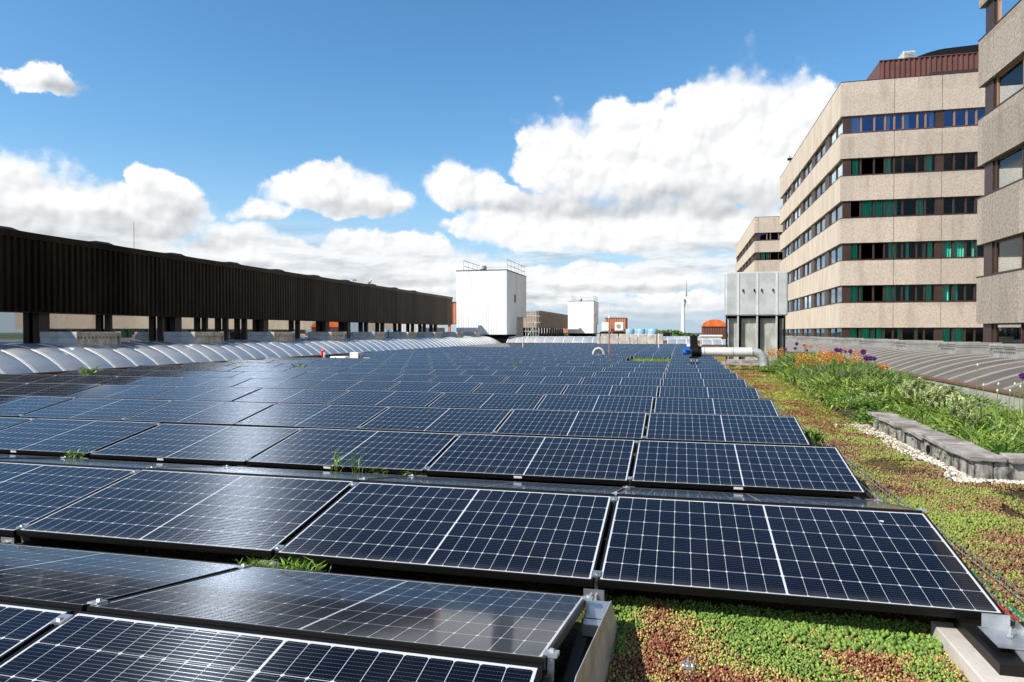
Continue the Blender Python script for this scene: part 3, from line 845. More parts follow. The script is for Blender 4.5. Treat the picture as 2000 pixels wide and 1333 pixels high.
def tower(label, x0, x1, y0, y1, zt, big):
    rt = thing('white_tower', ((x0 + x1) / 2, y0, 0), label, 'tower')
    corrug('x', x0, x1, 1.15, zt, y0, .020, .26, -1).build('front_cladding', M_WHITE, rt)
    ym = y0 + (y1 - y0) * .47
    MB().box((x0, y0 + .01, 1.15), (x1 - .004, ym - .05, zt - .02)).build('wall_core', M_WHITE, rt)
    corrug('y', y0, ym - .05, 1.15, zt - .06, x1, .02, .26, 1).build('side_cladding', M_WHITE, rt)
    MB().box((x0, ym + .05, 3.0), (x1 + .01, y1, zt - .03)).build('rear_block', M_WHITE, rt)
    corrug('y', ym + .05, y1, 3.0, zt - .07, x1 + .012, .02, .26, 1).build('side_cladding', M_WHITE, rt)
    MB().box((x0 + .3, ym + .05, .003), (x1 - .2, y1 - .6, 2.98)).build('lower_wall', M_LIGHTCON, rt)
    MB().box((x0 - .04, y0 - .05, zt), (x1 + .06, y1, zt + .06)).build('parapet', M_FRAME, rt)
    MB().box((x0 + .1, y0 + .3, .003), (x1 - .1, ym, 1.149)).build('plinth', M_BLACK, rt)
    w = MB().box((x1 + .022, ym - 1.15, zt * .58), (x1 + .05, ym - .55, zt * .58 + .95)).build('window', M_VENTB, rt)
    MB().box((x1 + .051, ym - 1.07, zt * .58 + .16), (x1 + .06, ym - .63, zt * .58 + .87)).build('pane', M_BLACK, w)
    # railing round the roof
    r = MB()
    for x in (x0 + .6, x1 - .1):
        for z in (.55, 1.1): r.tube([(x, y0 + .5, zt + z), (x, y1 - .3, zt + z)], .028, 5)
        for y in np.linspace(y0 + .5, y1 - .3, 6): r.tube([(x, y, zt + .06), (x, y, zt + 1.1)], .028, 5)
    for z in (.55, 1.1): r.tube([(x0 + .6, y1 - .3, zt + z), (x1 - .1, y1 - .3, zt + z)], .022, 5)
    r.build('railing', M_GALV, rt)
    xc = x0 + (x1 - x0) * .45
    MB().lathe((xc, y0 + 1.5, zt + .06), [(.30, 0), (.30, .15), (.38, .2), (.38, .5), (.30, .58)], 16).build('roof_fan', M_VENTW, rt, smooth=True)
    MB().box((xc + 1.2, y0 + 2, zt + .06), (xc + 1.9, y0 + 2.6, zt + .2)).build('hatch', M_VENTW, rt)
    return rt


yT = 66.7
tower('large windowless white corrugated tower at the far end of the brown hall', UX(891.5, yT), UX(990, yT), yT, 75.5, ZH(940, 529, yT, UX(940, yT)), True)
yT2 = 138.
tower('small distant white corrugated tower right of the large one', UX(1109, yT2), UX(1159.5, yT2), yT2, 146., ZH(1135, 589, yT2, UX(1135, yT2)), False)

# scaffold stair between the large tower and the far hall
t = thing('scaffold', (-17.2, 84, 0), 'grey tubular scaffold beside the right flank of the large white tower', 'scaffold')
x0, x1 = UX(1027, 84), UX(1047, 84); mb = MB()
for x in (x0, (x0 + x1) / 2, x1):
    for y in (84, 85.4): mb.tube([(x, y, 0.003), (x, y, 4.2)], .045, 6)
mb.build('upright', M_GALV, t); mb = MB()
for z in (1.5, 2.6, 3.4, 4.1):
    for y in (84, 85.4): mb.tube([(x0 - .2, y, z), (x1 + .25, y, z)], .035, 6)
mb.tube([(x0, 84, .5), (x1, 84, 2.6)], .035, 6).tube([(x1, 84, 2.6), (x0, 84, 4.1)], .035, 6)
mb.build('crossbar', M_GALV, t)
MB().box((x0, 84.05, 2.62), (x1, 85.35, 2.66)).build('deck', M_VENTG, t)

# rooftop units and tanks right of the small tower
t = thing('roof_unit', (UX(1209, 95), 95, 0), 'white cooling unit standing before the rust-red cabin', 'cooling unit')
MB().box((UX(1200.5, 95), 95, 1.6), (UX(1217, 95), 96.2, 2.75)).build('casing', M_WHITEP, t, bevel=.03)
MB().box((UX(1196, 95), 94.9, .003), (UX(1221, 95), 96.4, 1.45)).build('base', M_FRAME, t)
MB().lathe((UX(1208, 95), 94.99, 2.2), [(.3, 0), (.3, -.02), (.12, -.03)], 16, 'y').build('fan_guard', M_VENTG, t)
t = thing('roof_unit', (UX(1181, 95), 95, 0), 'rounded white cooling unit just right of the small white tower', 'cooling unit')
MB().box((UX(1175, 95), 95, 1.5), (UX(1190, 95), 96.4, 2.7)).build('casing', M_WHITEP, t, bevel=.12)
MB().box((UX(1172, 95), 94.9, .003), (UX(1192, 95), 96.4, 1.45)).build('base', M_FRAME, t)
for i, (px, w) in enumerate([(1231, 8.5), (1243, 5), (1252, 8.5), (1263, 5), (1275, 10)]):
    y = 92 + (i % 2) * 2; cx = UX(px, y); r_ = w * y / FPX / 1.
    t = thing('water_tank', (cx, y, 0), f'{"large" if w > 6 else "small"} pale blue round roof tank, {ORD[i]} from the left', 'tank', 'pale blue tanks behind the slabs')
    MB().lathe((cx, y, 0), [(r_ * .95, .003), (r_ * .95, 1.2)], 20).build('drum', M_WHITEP, t, smooth=True)
    MB().lathe((cx, y, 1.2), [(r_, 0), (r_, .5), (r_ * .86, .62)], 20).build('lid', M_BLUEL, t, smooth=True)
t = thing('vent_cabinet', (UX(1298, 90), 90, 0), 'low black rooftop box between slabs and horizon trees', 'roof box')
MB().box((UX(1294, 90), 90, .003), (UX(1310, 90), 91.5, 1.25)).build('casing', M_FRAME, t, bevel=.02)
MB().box((UX(1293.5, 90), 89.9, 1.25), (UX(1310.5, 90), 91.6, 1.32)).build('lid', M_BRZ, t)

# orange barrel roof over a brown clad drum
yo = 88.; xo0, xo1 = UX(1372, yo), UX(1420, yo); t = thing('orange_dome', ((xo0 + xo1) / 2, yo, 0), 'brown clad rooftop house with a curved orange roof', 'rooftop house')
corrug('x', xo0, xo1, .003, 2.05, yo, .06, .28, -1).build('front_cladding', M_RUSTDK, t)
MB().box((xo0, yo + .01, .003), (xo1, yo + 4, 2.04)).build('wall_core', M_RUSTDK, t)
pr = []
for k in range(15):
    a = math.pi * k / 14; pr.append(((xo0 + xo1) / 2 - math.cos(a) * (xo1 - xo0) / 2, 2.1 + .85 * math.sin(a)))
MB().prism(pr, 'y', yo - .05, yo + 4).build('roof', M_ORANGE, t, smooth=True)
MB().box((xo0 - .08, yo - .14, 2.04), (xo1 + .08, yo + 4, 2.1)).build('gutter', M_RUSTDK, t)
t = thing('skylight_cabinet', (UX(1390, 70), 70, 0), 'white stepped roof cabinet before the orange-roofed house', 'roof cabinet')
MB().box((UX(1369, 70), 70, .003), (UX(1409, 70), 71.5, .95)).build('body', M_VENTW, t, bevel=.02)
MB().box((UX(1367, 70), 69.9, .96), (UX(1411, 70), 71.6, 1.12)).build('lid', M_WHITEP, t, bevel=.02)

# ------------------------------------------------------------------ office wings
WZ = [(-.0 + 1.4 + 2.49 + 3.6 * k, 1.4 + 3.98 + 3.6 * k) for k in range(-1, 5)]   # window bands (bottom, top)
ROOFZ = 22.66
UB = 13.2


def office(label, v0, v1, u1, conc_v, conc_u, vjoint, front, vsteps, ystart=None, nl=4):
    """wing whose long flank is the plane x = UB from v0 to v1 and whose near end faces -y"""
    rt = thing('office_wing', (UB + 4, v0, 0), label, 'office building')
    bands = []; prev = None
    zs = [-9.] + [q for b in WZ for q in b] + [ROOFZ]
    concrete = [(WZ[i][1], WZ[i + 1][0]) for i in range(5)] + [(WZ[5][1], ROOFZ)]
    # near end spandrels
    sf = MB(); su = MB()
    ujs = [UB] + [UX(p, v0) for p in front['joints']] + [u1] if front else [UB, u1]
    for z0, z1 in concrete:
        for a, b in zip(ujs[:-1], ujs[1:]):
            sf.box((a + (.02 if a > UB else 0), v0, z0), (b - .02, v0 + .32, z1))
        y = v0 + .321
        for q in vsteps:
            yb_ = min(v1, y + q)
            su.box((UB, y + .025, z0), (UB + .32, yb_ - .025, z1)); y = yb_
            if y >= v1 - .05: break
    sf.build('end_spandrel', conc_v, rt); su.build('flank_spandrel', conc_u, rt)
    # core behind: slabs and dark rooms
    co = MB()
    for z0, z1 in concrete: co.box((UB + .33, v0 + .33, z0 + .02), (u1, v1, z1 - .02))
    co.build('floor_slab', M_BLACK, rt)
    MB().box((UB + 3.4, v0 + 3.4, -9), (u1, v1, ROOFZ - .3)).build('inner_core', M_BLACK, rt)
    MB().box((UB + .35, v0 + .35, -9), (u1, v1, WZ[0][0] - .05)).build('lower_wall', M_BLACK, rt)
    tr = MB()
    for z0, z1 in concrete:      # dark drip strip below and sill on top of each band
        tr.box((UB - .02, v0 - .02, z1 + .0), (u1, v0 + .36, z1 + .05)).box((UB - .02, v0 + .361, z1), (UB + .36, v1, z1 + .05))
    tr.build('sill', M_BRZ, rt)
    ri = .22
    for k, (z0, z1) in enumerate(WZ):
        top = k == 5
        z0_ = z0 + .05
        # flank windows: one unit per bay
        y = ystart or v0 + .35; bay = 7.1
        while y < v1 - 2.2:
            gl = min(4.9, v1 - y - .3)
            wn = MB(); n = nl
            wn.box((UB + ri, y - .0, z0_), (UB + ri + .08, y + .10, z1)).box((UB + ri, y + gl, z0_), (UB + ri + .08, y + gl + .1, z1))
            for j in range(1, n): wn.box((UB + ri - .03, y + gl * j / n, z0_), (UB + ri + .08, y + gl * j / n + .08, z1))
            wn.box((UB + ri - .01, y + .1, z0_), (UB + ri + .08, y + gl, z0_ + .07)).box((UB + ri - .01, y + .1, z1 - .07), (UB + ri + .08, y + gl, z1))
            w = wn.build('window', M_BRZL if top and v0 < 60 or (v0 < 60 and k >= 3) else M_BRZ, rt)
            MB().add([(UB + ri + .06, y + .08, z0_), (UB + ri + .06, y + gl + .02, z0_), (UB + ri + .06, y + gl + .02, z1), (UB + ri + .06, y + .08, z1)], [(0, 3, 2, 1)]).build('pane', M_PANE if v0 < 60 else M_PANES, w)
            bl = MB(); q = y + .12
            if v0 < 60:
                for j in range(n):
                    if random.random() < .6:
                        a = y + gl * j / n + .1; wd = random.uniform(.35, .9)
                        bl.add([(UB + ri + .2 + .03 * (m_ % 2), a + wd * m_ / 9, z) for m_ in range(10) for z in (z0_, z1)], [(2 * m_, 2 * m_ + 2, 2 * m_ + 3, 2 * m_ + 1) for m_ in range(9)])
                if bl.v: bl.build('curtain', M_CURTP if k >= 3 else M_CURT, w)
            else:
                while q < y + gl - .15:
                    bl.box((UB + ri + .16, q, z0_ + .02), (UB + ri + .165, q + .30, z1 - .02)); q += .36 + random.choice([0, 0, 0, .08, .3])
                bl.build('blind', M_BLIND, w)
            # recessed bronze panel pier
            pe = min(y + bay - .0, v1 - .3)
            if pe - (y + gl + .1) > .2:
                MB().box((UB + .16, y + gl + .3, z0_), (UB + .3, pe - .05, z1)).box((UB + ri + .0, y + gl + .101, z0_), (UB + ri + .1, y + gl + .299, z1)).build('infill_panel', M_BRZ, rt)
            y += bay
        if not front: continue
        for (pa, pb, cuts, curts) in front['bays']:
            xa, xb = UX(pa, v0), UX(pb, v0)
            if xb <= xa: continue
            m_ = M_BRZL if top else M_BRZ
            wn = MB(); wn.box((xa, v0 + ri, z0_), (xb, v0 + ri + .08, z0_ + .08)).box((xa, v0 + ri, z1 - .06), (xb, v0 + ri + .08, z1))
            for p in cuts:
                x = UX(p, v0); wn.box((x - .07, v0 + ri - .04, z0_ + .0801), (x + .07, v0 + ri + .08, z1 - .0601))
            w = wn.build('window', m_, rt)
            MB().add([(xa, v0 + ri + .06, z0_), (xb, v0 + ri + .06, z0_), (xb, v0 + ri + .06, z1), (xa, v0 + ri + .06, z1)], [(0, 1, 2, 3)]).build('pane', M_PANEB if top else M_PANE, w)
            for (ca, cb) in curts.get(k, []):
                x_a, x_b = UX(ca, v0), UX(cb, v0); nn = max(4, int((x_b - x_a) / .09)); vs = []
                for j in range(nn + 1):
                    for z in (z0_ + .03, z1): vs.append((x_a + (x_b - x_a) * j / nn, v0 + ri + .24 + .07 * (j % 2), z))
                MB().add(vs, [(2 * j, 2 * j + 2, 2 * j + 3, 2 * j + 1) for j in range(nn)]).build('curtain', M_CURTP if top else M_CURT, w)
        for (pa, pb) in front['panels']:
            xa, xb = UX(pa, v0), UX(pb, v0)
            MB().box((xa, v0 + .14, z0_), (xb, v0 + .34, z1)).build('infill_panel', M_BRZ, rt)
    return rt


def f_off(p): return p
front_main = dict(joints=[1744, 1837, 1925],
                  bays=[(1661, 1825, [1680, 1706, 1727, 1745, 1762, 1790, 1806], {0: [(1662, 1676), (1680, 1700), (1701, 1712), (1714, 1732), (1756, 1765), (1788, 1796)], 1: [(1662, 1677), (1680, 1687), (1729, 1752), (1771, 1777), (1811, 1823)],
                         2: [(1662, 1676), (1737, 1753), (1771, 1777), (1803, 1808), (1814, 1823)], 3: [(1684, 1704), (1706, 1727), (1730, 1753), (1793, 1804)], 4: [(1665, 1678), (1729, 1740), (1808, 1822)], 5: [(1662, 1682), (1727, 1739), (1764, 1775), (1815, 1824)]}),
                        (1842, 1990, [1862, 1886, 1905, 1930], {0: [(1843, 1860), (1866, 1886)], 1: [(1844, 1858), (1866, 1873)], 2: [(1844, 1860), (1864, 1885), (1900, 1912)], 5: []})],
                  panels=[(1645, 1661), (1825, 1842)])
V_MAIN = VY(1640, UB)
ow = office('tall banded beige concrete office wing with near end facing the camera', V_MAIN, V_MAIN + 37.6, UX(2080, V_MAIN), M_CONC_L, M_CONC_S, 3.55, front_main, [3.55] * 14, nl=2)
MB().box((UX(1755, V_MAIN), V_MAIN + .5, WZ[5][0] + .06), (UX(1768, V_MAIN), V_MAIN + .75, WZ[5][0] + .35)).build('parcel', M_YEL, ow)
V_NEAR = VY(1906, UB)
front_near = None
nw = office('nearest grey pebbled concrete office wing at the right edge of the picture', -3., V_NEAR, UB + 11, M_CONC_R, M_CONC_R, 3.55, None, [(V_NEAR - 1.6 + 3 - .321) % 3.55] + [3.55] * 12, ystart=V_NEAR - 1.5 - 4.9 - 28.4, nl=2)
# its far end
MB().box((UB + .0, V_NEAR - .0, 3), (UB + 11, V_NEAR + .02, 3.2)).build('end_trim', M_BRZ, nw)
V_FAR = VY(1473, UB)
front_far = dict(joints=[1480], bays=[(1484, 1530, [1497, 1504, 1520], {3: [(1486, 1495)], 4: [(1486, 1494), (1498, 1502)], 5: []})], panels=[(1475, 1484)])
office('distant beige office wing glimpsed left of the main wing', V_FAR, V_FAR + 46, UX(1540, V_FAR), M_CONC_L, M_CONC_S, 3.55, front_far, [7.1] * 8)
# gravel-dark recess between the wings is roof; penthouse on the main wing
yp = V_MAIN + 5.; t = thing('penthouse', (UX(1800, yp), yp, ROOFZ), 'oxide-red corrugated penthouse on the roof of the main wing', 'penthouse')
zp0, zp1 = ROOFZ + .01, ZH(1712, 121, yp, UX(1712, yp)) - .1
xp0, xp1 = UX(1714, yp), UX(2080, yp)
corrug('x', xp0, xp1, zp0, zp1, yp, .10, .42, -1).build('front_cladding', M_RUSTDK, t)
MB().prism([(xp0, yp + .02), (xp1, yp + .02), (xp1, yp + 16), (xp0, yp + 16)], 'z', zp0, zp1 - .02).build('wall_core', M_RUSTDK, t)
MB().box((UX(1810, yp), yp - .14, zp0 + .55), (xp1, yp - .11, zp0 + 1.9)).build('louvre_panel', M_BRZ, t)
w = MB().box((UX(1716, yp), yp - .14, zp0), (UX(1724, yp), yp - .11, zp0 + 1.4)).build('window', M_BRZ, t)
MB().box((UX(1717, yp), yp - .15, zp0), (UX(1723.4, yp), yp - .141, zp0 + 1.3)).build('pane', M_PANEB, w)
MB().box((xp0, yp - .13, zp1 - .02), (xp1, yp + .1, zp1 + .05)).build('coping', M_RUSTDK, t)
pr = []; xr0 = UX(1728, yp + 3); xr1 = UX(2080, yp + 3)
for k in range(11): a = k / 10; pr.append((xr0 + 5.5 * a, zp1 + .02 + 1.75 * math.sin(a * math.pi / 2)))
pr += [(xr1, zp1 + 2.1), (xr1, zp1 + .02)]
MB().prism(pr, 'y', yp + 3, yp + 9).build('roof', M_FRAME, t)
t = thing('roof_unit', (UX(1770, yp), yp + 1, zp1), 'pale cooling unit on top of the red penthouse', 'cooling unit')
MB().box((UX(1759, yp + 1), yp + .9, zp1 + .051), (UX(1783, yp + 1), yp + 2.4, zp1 + 1.05)).build('casing', M_VENTW, t, bevel=.04)
lv = MB()
for k in range(6): lv.box((UX(1762, yp + 1), yp + .87, zp1 + .2 + k * .13), (UX(1781, yp + 1), yp + .899, zp1 + .26 + k * .13))
lv.build('louvre', M_VENTG, t)
# small roof mast on the flank parapet
ym = VY(1541, UB + .2); t = tag(MB().tube([(UB + .2, ym, ROOFZ), (UB + .2, ym, ROOFZ + 1.2)], .05).box((UB - .1, ym - .1, ROOFZ + .6), (UB + .5, ym + .1, ROOFZ + .9)).build('roof_mast', M_FRAME), 'small dark instrument mast on the parapet of the main wing', 'mast')

# ------------------------------------------------------------------ grey ventilation shaft
ys = 29.2
xa, xb = UX(1416.5, ys), UX(1539, ys)
zt_, zm_ = ZH(1475, 531, ys, 3), ZH(1475, 617, ys, 3)
t = thing('ventilation_shaft', ((xa + xb) / 2, ys + 1, 0), 'grey metal hood on a ribbed concrete ventilation shaft beside the flower bed', 'ventilation shaft')
hd = MB().box((xa, ys, zm_), (xb, ys + .8, zt_)).build('hood', M_SHAFT, t, bevel=.06)
js = [UX(p, ys) for p in (1441.5, 1479, 1517)]
sm = MB()
for x in js: sm.box((x - .035, ys - .02, zm_ + .03), (x + .035, ys - .001, zt_ - .03))
sm.build('seam', M_PIPE, hd)
hk = MB()
for p in (1450.5, 1472.5, 1487, 1509):
    x = UX(p, ys); zz = ZH(p, 567, ys, 3); hk.box((x - .02, ys - .05, zz - .05), (x + .02, ys - .001, zz + .05)).box((x - .035, ys - .07, zz - .06), (x + .01, ys - .05, zz - .03))
hk.build('hook', M_FRAME, hd)
MB().box((xa + .16, ys + .26, .2), (xb - .16, ys + .75, zm_ - .10)).build('shaft_wall', M_SHAFTC, t)
MB().box((xa + .1, ys + .2, zm_ - .099), (xb - .1, ys + .76, zm_ - .001)).build('throat', M_BLACK, t)
for x in [xa + .06, js[0], js[1], js[2], xb - .12]:
    m_ = MB().box((x - .03, ys + .03, .12), (x + .03, ys + .25, zm_ - .002)).build('post', M_SHAFT if x in js else M_FRAME, t)
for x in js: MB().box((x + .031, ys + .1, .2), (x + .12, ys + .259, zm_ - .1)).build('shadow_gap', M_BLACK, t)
MB().box((xa + .05, ys - .15, .16), (xb - .1, ys + 1.0, .30)).box((xa - .1, ys - .35, .06), (xb - .1, ys + 1.2, .159)).build('plinth', M_CAP, t, bevel=.015)
pl = MB()
for k in range(5): pl.box((xa - .05 + k * .45, ys - .4, .003), (xa + .12 + k * .45, ys - .1, .059))
pl.build('foot_brick', M_RUST, t)

# fan with duct
yf = 26.3
zc = ZH(1420, 688, yf, 2); xl = UX(1344, yf); cx_ = UX(1357, yf); r_ = .17
t = thing('duct_fan', (xl, yf, 0), 'black duct fan with blue motor on a silver pipe above the array', 'fan')
xe_ = UX(1471, yf)
MB().lathe((cx_ + .10, yf, zc), [(r_ + .03, 0), (r_ + .03, .12), (r_ - .01, .14)], 24, 'x').build('collar', M_FRAME, t, smooth=True)
MB().lathe((cx_ - .12, yf, zc + .02), [(.08, -.001), (.23, 0), (.23, .24), (.08, .242)], 28, 'x').box((cx_ - .20, yf - .17, zc - .24), (cx_ + .12, yf + .17, zc - .17)).box((cx_ - .17, yf - .20, zc + .08), (cx_ + .10, yf + .06, zc + .58)).box((cx_ - .06, yf - .1, zc + .581), (cx_ + .0, yf - .04, zc + .64)).build('fan_housing', M_FRAME, t, smooth=True)
MB().lathe((xl - .20, yf, zc - .02), [(.05, 0), (.09, .03), (.09, .24), (.07, .30)], 16, 'x').box((xl - .12, yf - .16, zc + .05), (xl + .08, yf - .02, zc + .20)).build('motor', M_BLUE, t, smooth=True)
MB().box((xl - .05, yf - .12, zc + .2), (xl + .14, yf + .1, zc + .30)).build('switch_box', M_WHITEP, t)
MB().box((cx_ - .15, yf - .15, .1), (cx_ - .1, yf + .15, zc - .241)).box((cx_ + .05, yf - .15, .1), (cx_ + .1, yf + .15, zc - .241)).build('stand', M_GALV, t)
t = thing('duct_pipe', ((cx_ + xe_) / 2, yf, 0), 'long silver duct pipe bending down into the flower bed', 'pipe')
MB().tube([(cx_ + .2, yf, zc), (xe_, yf, zc)], r_, 28).build('pipe', M_PIPE, t, smooth=True)
el_ = [(xe_ + .001, yf, zc)] + [(xe_ + .38 * math.sin(a), yf, zc - .38 * (1 - math.cos(a))) for a in [R(q) for q in (15, 30, 45, 60, 75, 90)]] + [(xe_ + .40, yf, .05)]
MB().tube(el_, r_ - .004, 28).build('elbow', M_GALV, t, smooth=True)
xj = UX(1431, yf); rg = MB()
for x in (cx_ + .34, xj, xe_ - .03): rg.lathe((x, yf, zc), [(r_ + .001, -.02), (r_ + .014, -.012), (r_ + .014, .012), (r_ + .001, .02)], 28, 'x')
rg.build('joint_ring', M_GALV, t)
t.parent = None

# poles
bx, by, _ = GND(1190, 703, .1)
t = thing('lightning_rod', (bx, by, 0), 'thin lightning rod with brown lower half rising out of the array', 'lightning rod')
MB().tube([(bx, by, .0), (bx, by, ZH(1190, 622, by, bx))], .032, 8).build('lower_pole', M_RODB, t)
MB().tube([(bx, by, ZH(1190, 622, by, bx)), (bx, by, ZH(1190, 594, by, bx))], .016, 8).build('tip', M_WHITEP, t)
MB().lathe((bx, by, ZH(1190, 622, by, bx)), [(.05, 0), (.05, .08), (.03, .1)], 10).build('joint', M_WHITEP, t)
hx = bx - .5
MB().tube([(hx - .25 + .25 * (1 - math.cos(a)), by, .35 + .28 * math.sin(a)) for a in np.linspace(0, math.pi, 12)], .06, 8).build('hose_loop', M_LIGHTCON, smooth=True)
tag(bpy.data.objects['hose_loop'], 'pale bent vent hose at the foot of the lightning rod', 'vent hose')
for px, py, lab in ((1286.5, 682, 'thin pale rod near the far right end of the array'), (1021, 680, 'thin pale rod near the far middle of the array')):
    x, y, _ = GND(px, py, .3); tag(MB().tube([(x, y, 0), (x, y, ZH(px, py - 30, y, x) if px > 1100 else 1.05)], .03, 6).lathe((x, y, .003), [(.1, 0), (.1, .05)], 10).build('marker_rod', M_WHITEP), lab, 'rod')

# items in the gap at the left of the array
x, y, _ = GND(629, 703, .05)
t = thing('hydrant_post', (x, y, 0), 'red and white standpipe in the gap beside the clear rooflight', 'standpipe')
MB().lathe((x, y, .003), [(.09, 0), (.09, .35), (.07, .40)], 12).build('post', M_RED, t, smooth=True)
MB().tube([(x, y, .38), (x + .02, y, .50), (x + .13, y, .50)], [.07, .07, .05], 10).build('hooked_head', M_RED, t, smooth=True)
MB().lathe((x + .13, y, .003), [(.05, 0), (.05, .42)], 10).build('sleeve', M_WHITEP, t, smooth=True)
MB().box((x - .9, y - .1, .003), (x - .35, y + .4, .28)).build('hatch_box', M_WHITEP, bevel=.02); tag(bpy.data.objects['hatch_box'], 'low white box left of the red standpipe', 'box')
o = MB().box((x + .45, y - .1, .003), (x + 1.3, y + .4, .22)).build('hatch_box', M_WHITEP, bevel=.05); tag(o, 'low rounded white cover right of the red standpipe', 'cover')
x2, y2, _ = GND(692, 704, .05)
o = MB().box((x2 - .25, y2, .003), (x2 + .2, y2 + .4, .42)).build('junction_box', M_WHITEP, bevel=.02); tag(o, 'white cube junction box at the array gap', 'junction box')
o = MB().tube([(x2 + .3, y2 + .2, .15), (x2 + 2.1, y2 + .25, .15)], .03, 6).box((x2 - 2.2, y2 - .3, .05), (x2 + 2.2, y2 - .2, .12)).build('gap_rail', M_LIGHTCON); tag(o, 'pale rail lying across the gap by the junction box', 'rail')

# wire mast on the brown hall, birds on its edge
ymast = VY(263, XF - .3)
tag(MB().tube([(XF - .3, ymast, 4.85), (XF - .3, ymast, 6.0)], .008, 6).build('wire_mast', M_FRAME), 'hair-thin lightning mast on the brown hall roof', 'mast')
for i, px in enumerate((690, 721)):
    yb_ = VY(px, XF - .1)
    body = MB().lathe((0, 0, 0), [(.005, -.26), (.07, -.15), (.11, 0), (.10, .10), (.06, .17), (.055, .20), (.07, .25), (.04, .31), (.012, .36)], 10, 'y')
    o = body.build('gull', M_WHITEP if i else M_VENTG, smooth=True); o.location = (XF - .05, yb_, 4.83 + .19)
    o.rotation_euler = (R(48 if i else 22), 0, R(75 if i == 0 else -100)); o.scale = (.85,) * 3
    MB().tube([(-.03, 0, -.08), (-.03, .0, -.24)], .012, 5).tube([(.03, 0, -.08), (.03, 0, -.24)], .012, 5).build('leg', M_YEL, o)
    MB().box((-.13, -.22, -.02), (-.115, .08, .06)).box((.115, -.22, -.02), (.13, .08, .06)).build('wing', M_VENTG, o)
    tag(o, ('grey gull leaning forward on the roof edge of the brown hall', 'white gull perched upright on the brown hall edge, nearer the towers')[i], 'gull', 'gulls on the hall roof')
# hanging cable between hall and tower
a = Vector((XF - 3, 64, 5.9)); b_ = Vector((UX(895, 72), 72, 6.0)); ps = [a.lerp(b_, k / 10) - Vector((0, 0, .18 * math.sin(math.pi * k / 10))) for k in range(11)]

# wind turbine
dt = 1150.; tx, ty = UX(1334, dt), dt; Zt = ty * CA - tx * SA; sc = Zt / FPX
t = thing('wind_turbine', (tx, ty, -9), 'tall white wind turbine on the horizon left of the grey shaft', 'wind turbine')
hubz = 1.4 + (HZ - 582) * sc
MB().tube([(tx, ty, -9), (tx, ty, hubz - 1.5)], [3.6, 2.0], 16).build('mast', M_WHITE, t, smooth=True)
MB().box((tx - 4.5, ty - 1.9, hubz - 1.9), (tx + 3.5, ty + 1.9, hubz + 1.9)).build('nacelle', M_WHITE, t, bevel=.8)
MB().lathe((tx + 3.6, ty, hubz), [(2.0, 0), (2.0, 1.6), (.4, 3.2)], 12, 'x').build('hub', M_WHITE, t)
hx_ = tx + 4.4
for k, an in enumerate((R(97), R(97 + 120), R(97 + 240))):
    # rotor seen almost edge-on: its plane turned well away from the camera
    dx = Vector((math.cos(an) * .16 + .04, -math.cos(an) * .98, math.sin(an)))
    L = 36 * sc * 1.0; mb = MB(); pts = [Vector((hx_, ty, hubz)) + dx * (L * q) for q in (.02, .12, .3, .6, .85, 1.)]
    mb.tube(pts, [1.3, 2.0, 1.6, 1.0, .6, .15], 6).build('blade', M_VENTG if k == 0 else M_WHITE, t)

# far tree line and single trees


def canopy(name, cs, m, label, cat, kind=None, leaf=.5, n=400, col=(.05, .09, .02)):
    vs = []; fs = []; cl = []
    for (cx, cy, cz, rx, rz) in cs:
        for _ in range(n):
            d = RNG.normal(size=3); d /= np.linalg.norm(d); rr = RNG.uniform(.45, 1.) ** .5
            p = np.array([cx, cy, cz]) + d * np.array([rx, rx, rz]) * rr * RNG.uniform(.85, 1.12)
            a, b = RNG.normal(size=3), RNG.normal(size=3); a = a / np.linalg.norm(a) * leaf; b = b / np.linalg.norm(b) * leaf
            q = len(vs); vs += [p - a, p + b, p + a, p - b]; fs.append((q, q + 1, q + 2, q + 3))
            k = RNG.uniform(.6, 1.4); cl.append([col[0] * k, col[1] * k, col[2] * k])
    return tinted(name, np.array(vs), np.array(fs), np.array(cl), m, label, cat, kind)


def tinted(name, V, F, C, m, label, cat, kind=None, group=None):
    """mesh from arrays; C is one colour per face"""
    me = bpy.data.meshes.new(name); nf, k = F.shape
    me.vertices.add(len(V)); me.vertices.foreach_set('co', np.ascontiguousarray(V, dtype=np.float32).ravel())
    me.loops.add(nf * k); me.loops.foreach_set('vertex_index', np.ascontiguousarray(F, dtype=np.int32).ravel())
    me.polygons.add(nf); me.polygons.foreach_set('loop_start', np.arange(0, nf * k, k, dtype=np.int32))
    me.update(calc_edges=True); me.validate()
    at = me.attributes.new('tint', 'FLOAT_COLOR', 'FACE')
    at.data.foreach_set('color', np.hstack([C, np.ones((nf, 1))]).astype(np.float32).ravel())
    o = obj(name, me, m)
    return tag(o, label, cat, group, kind)


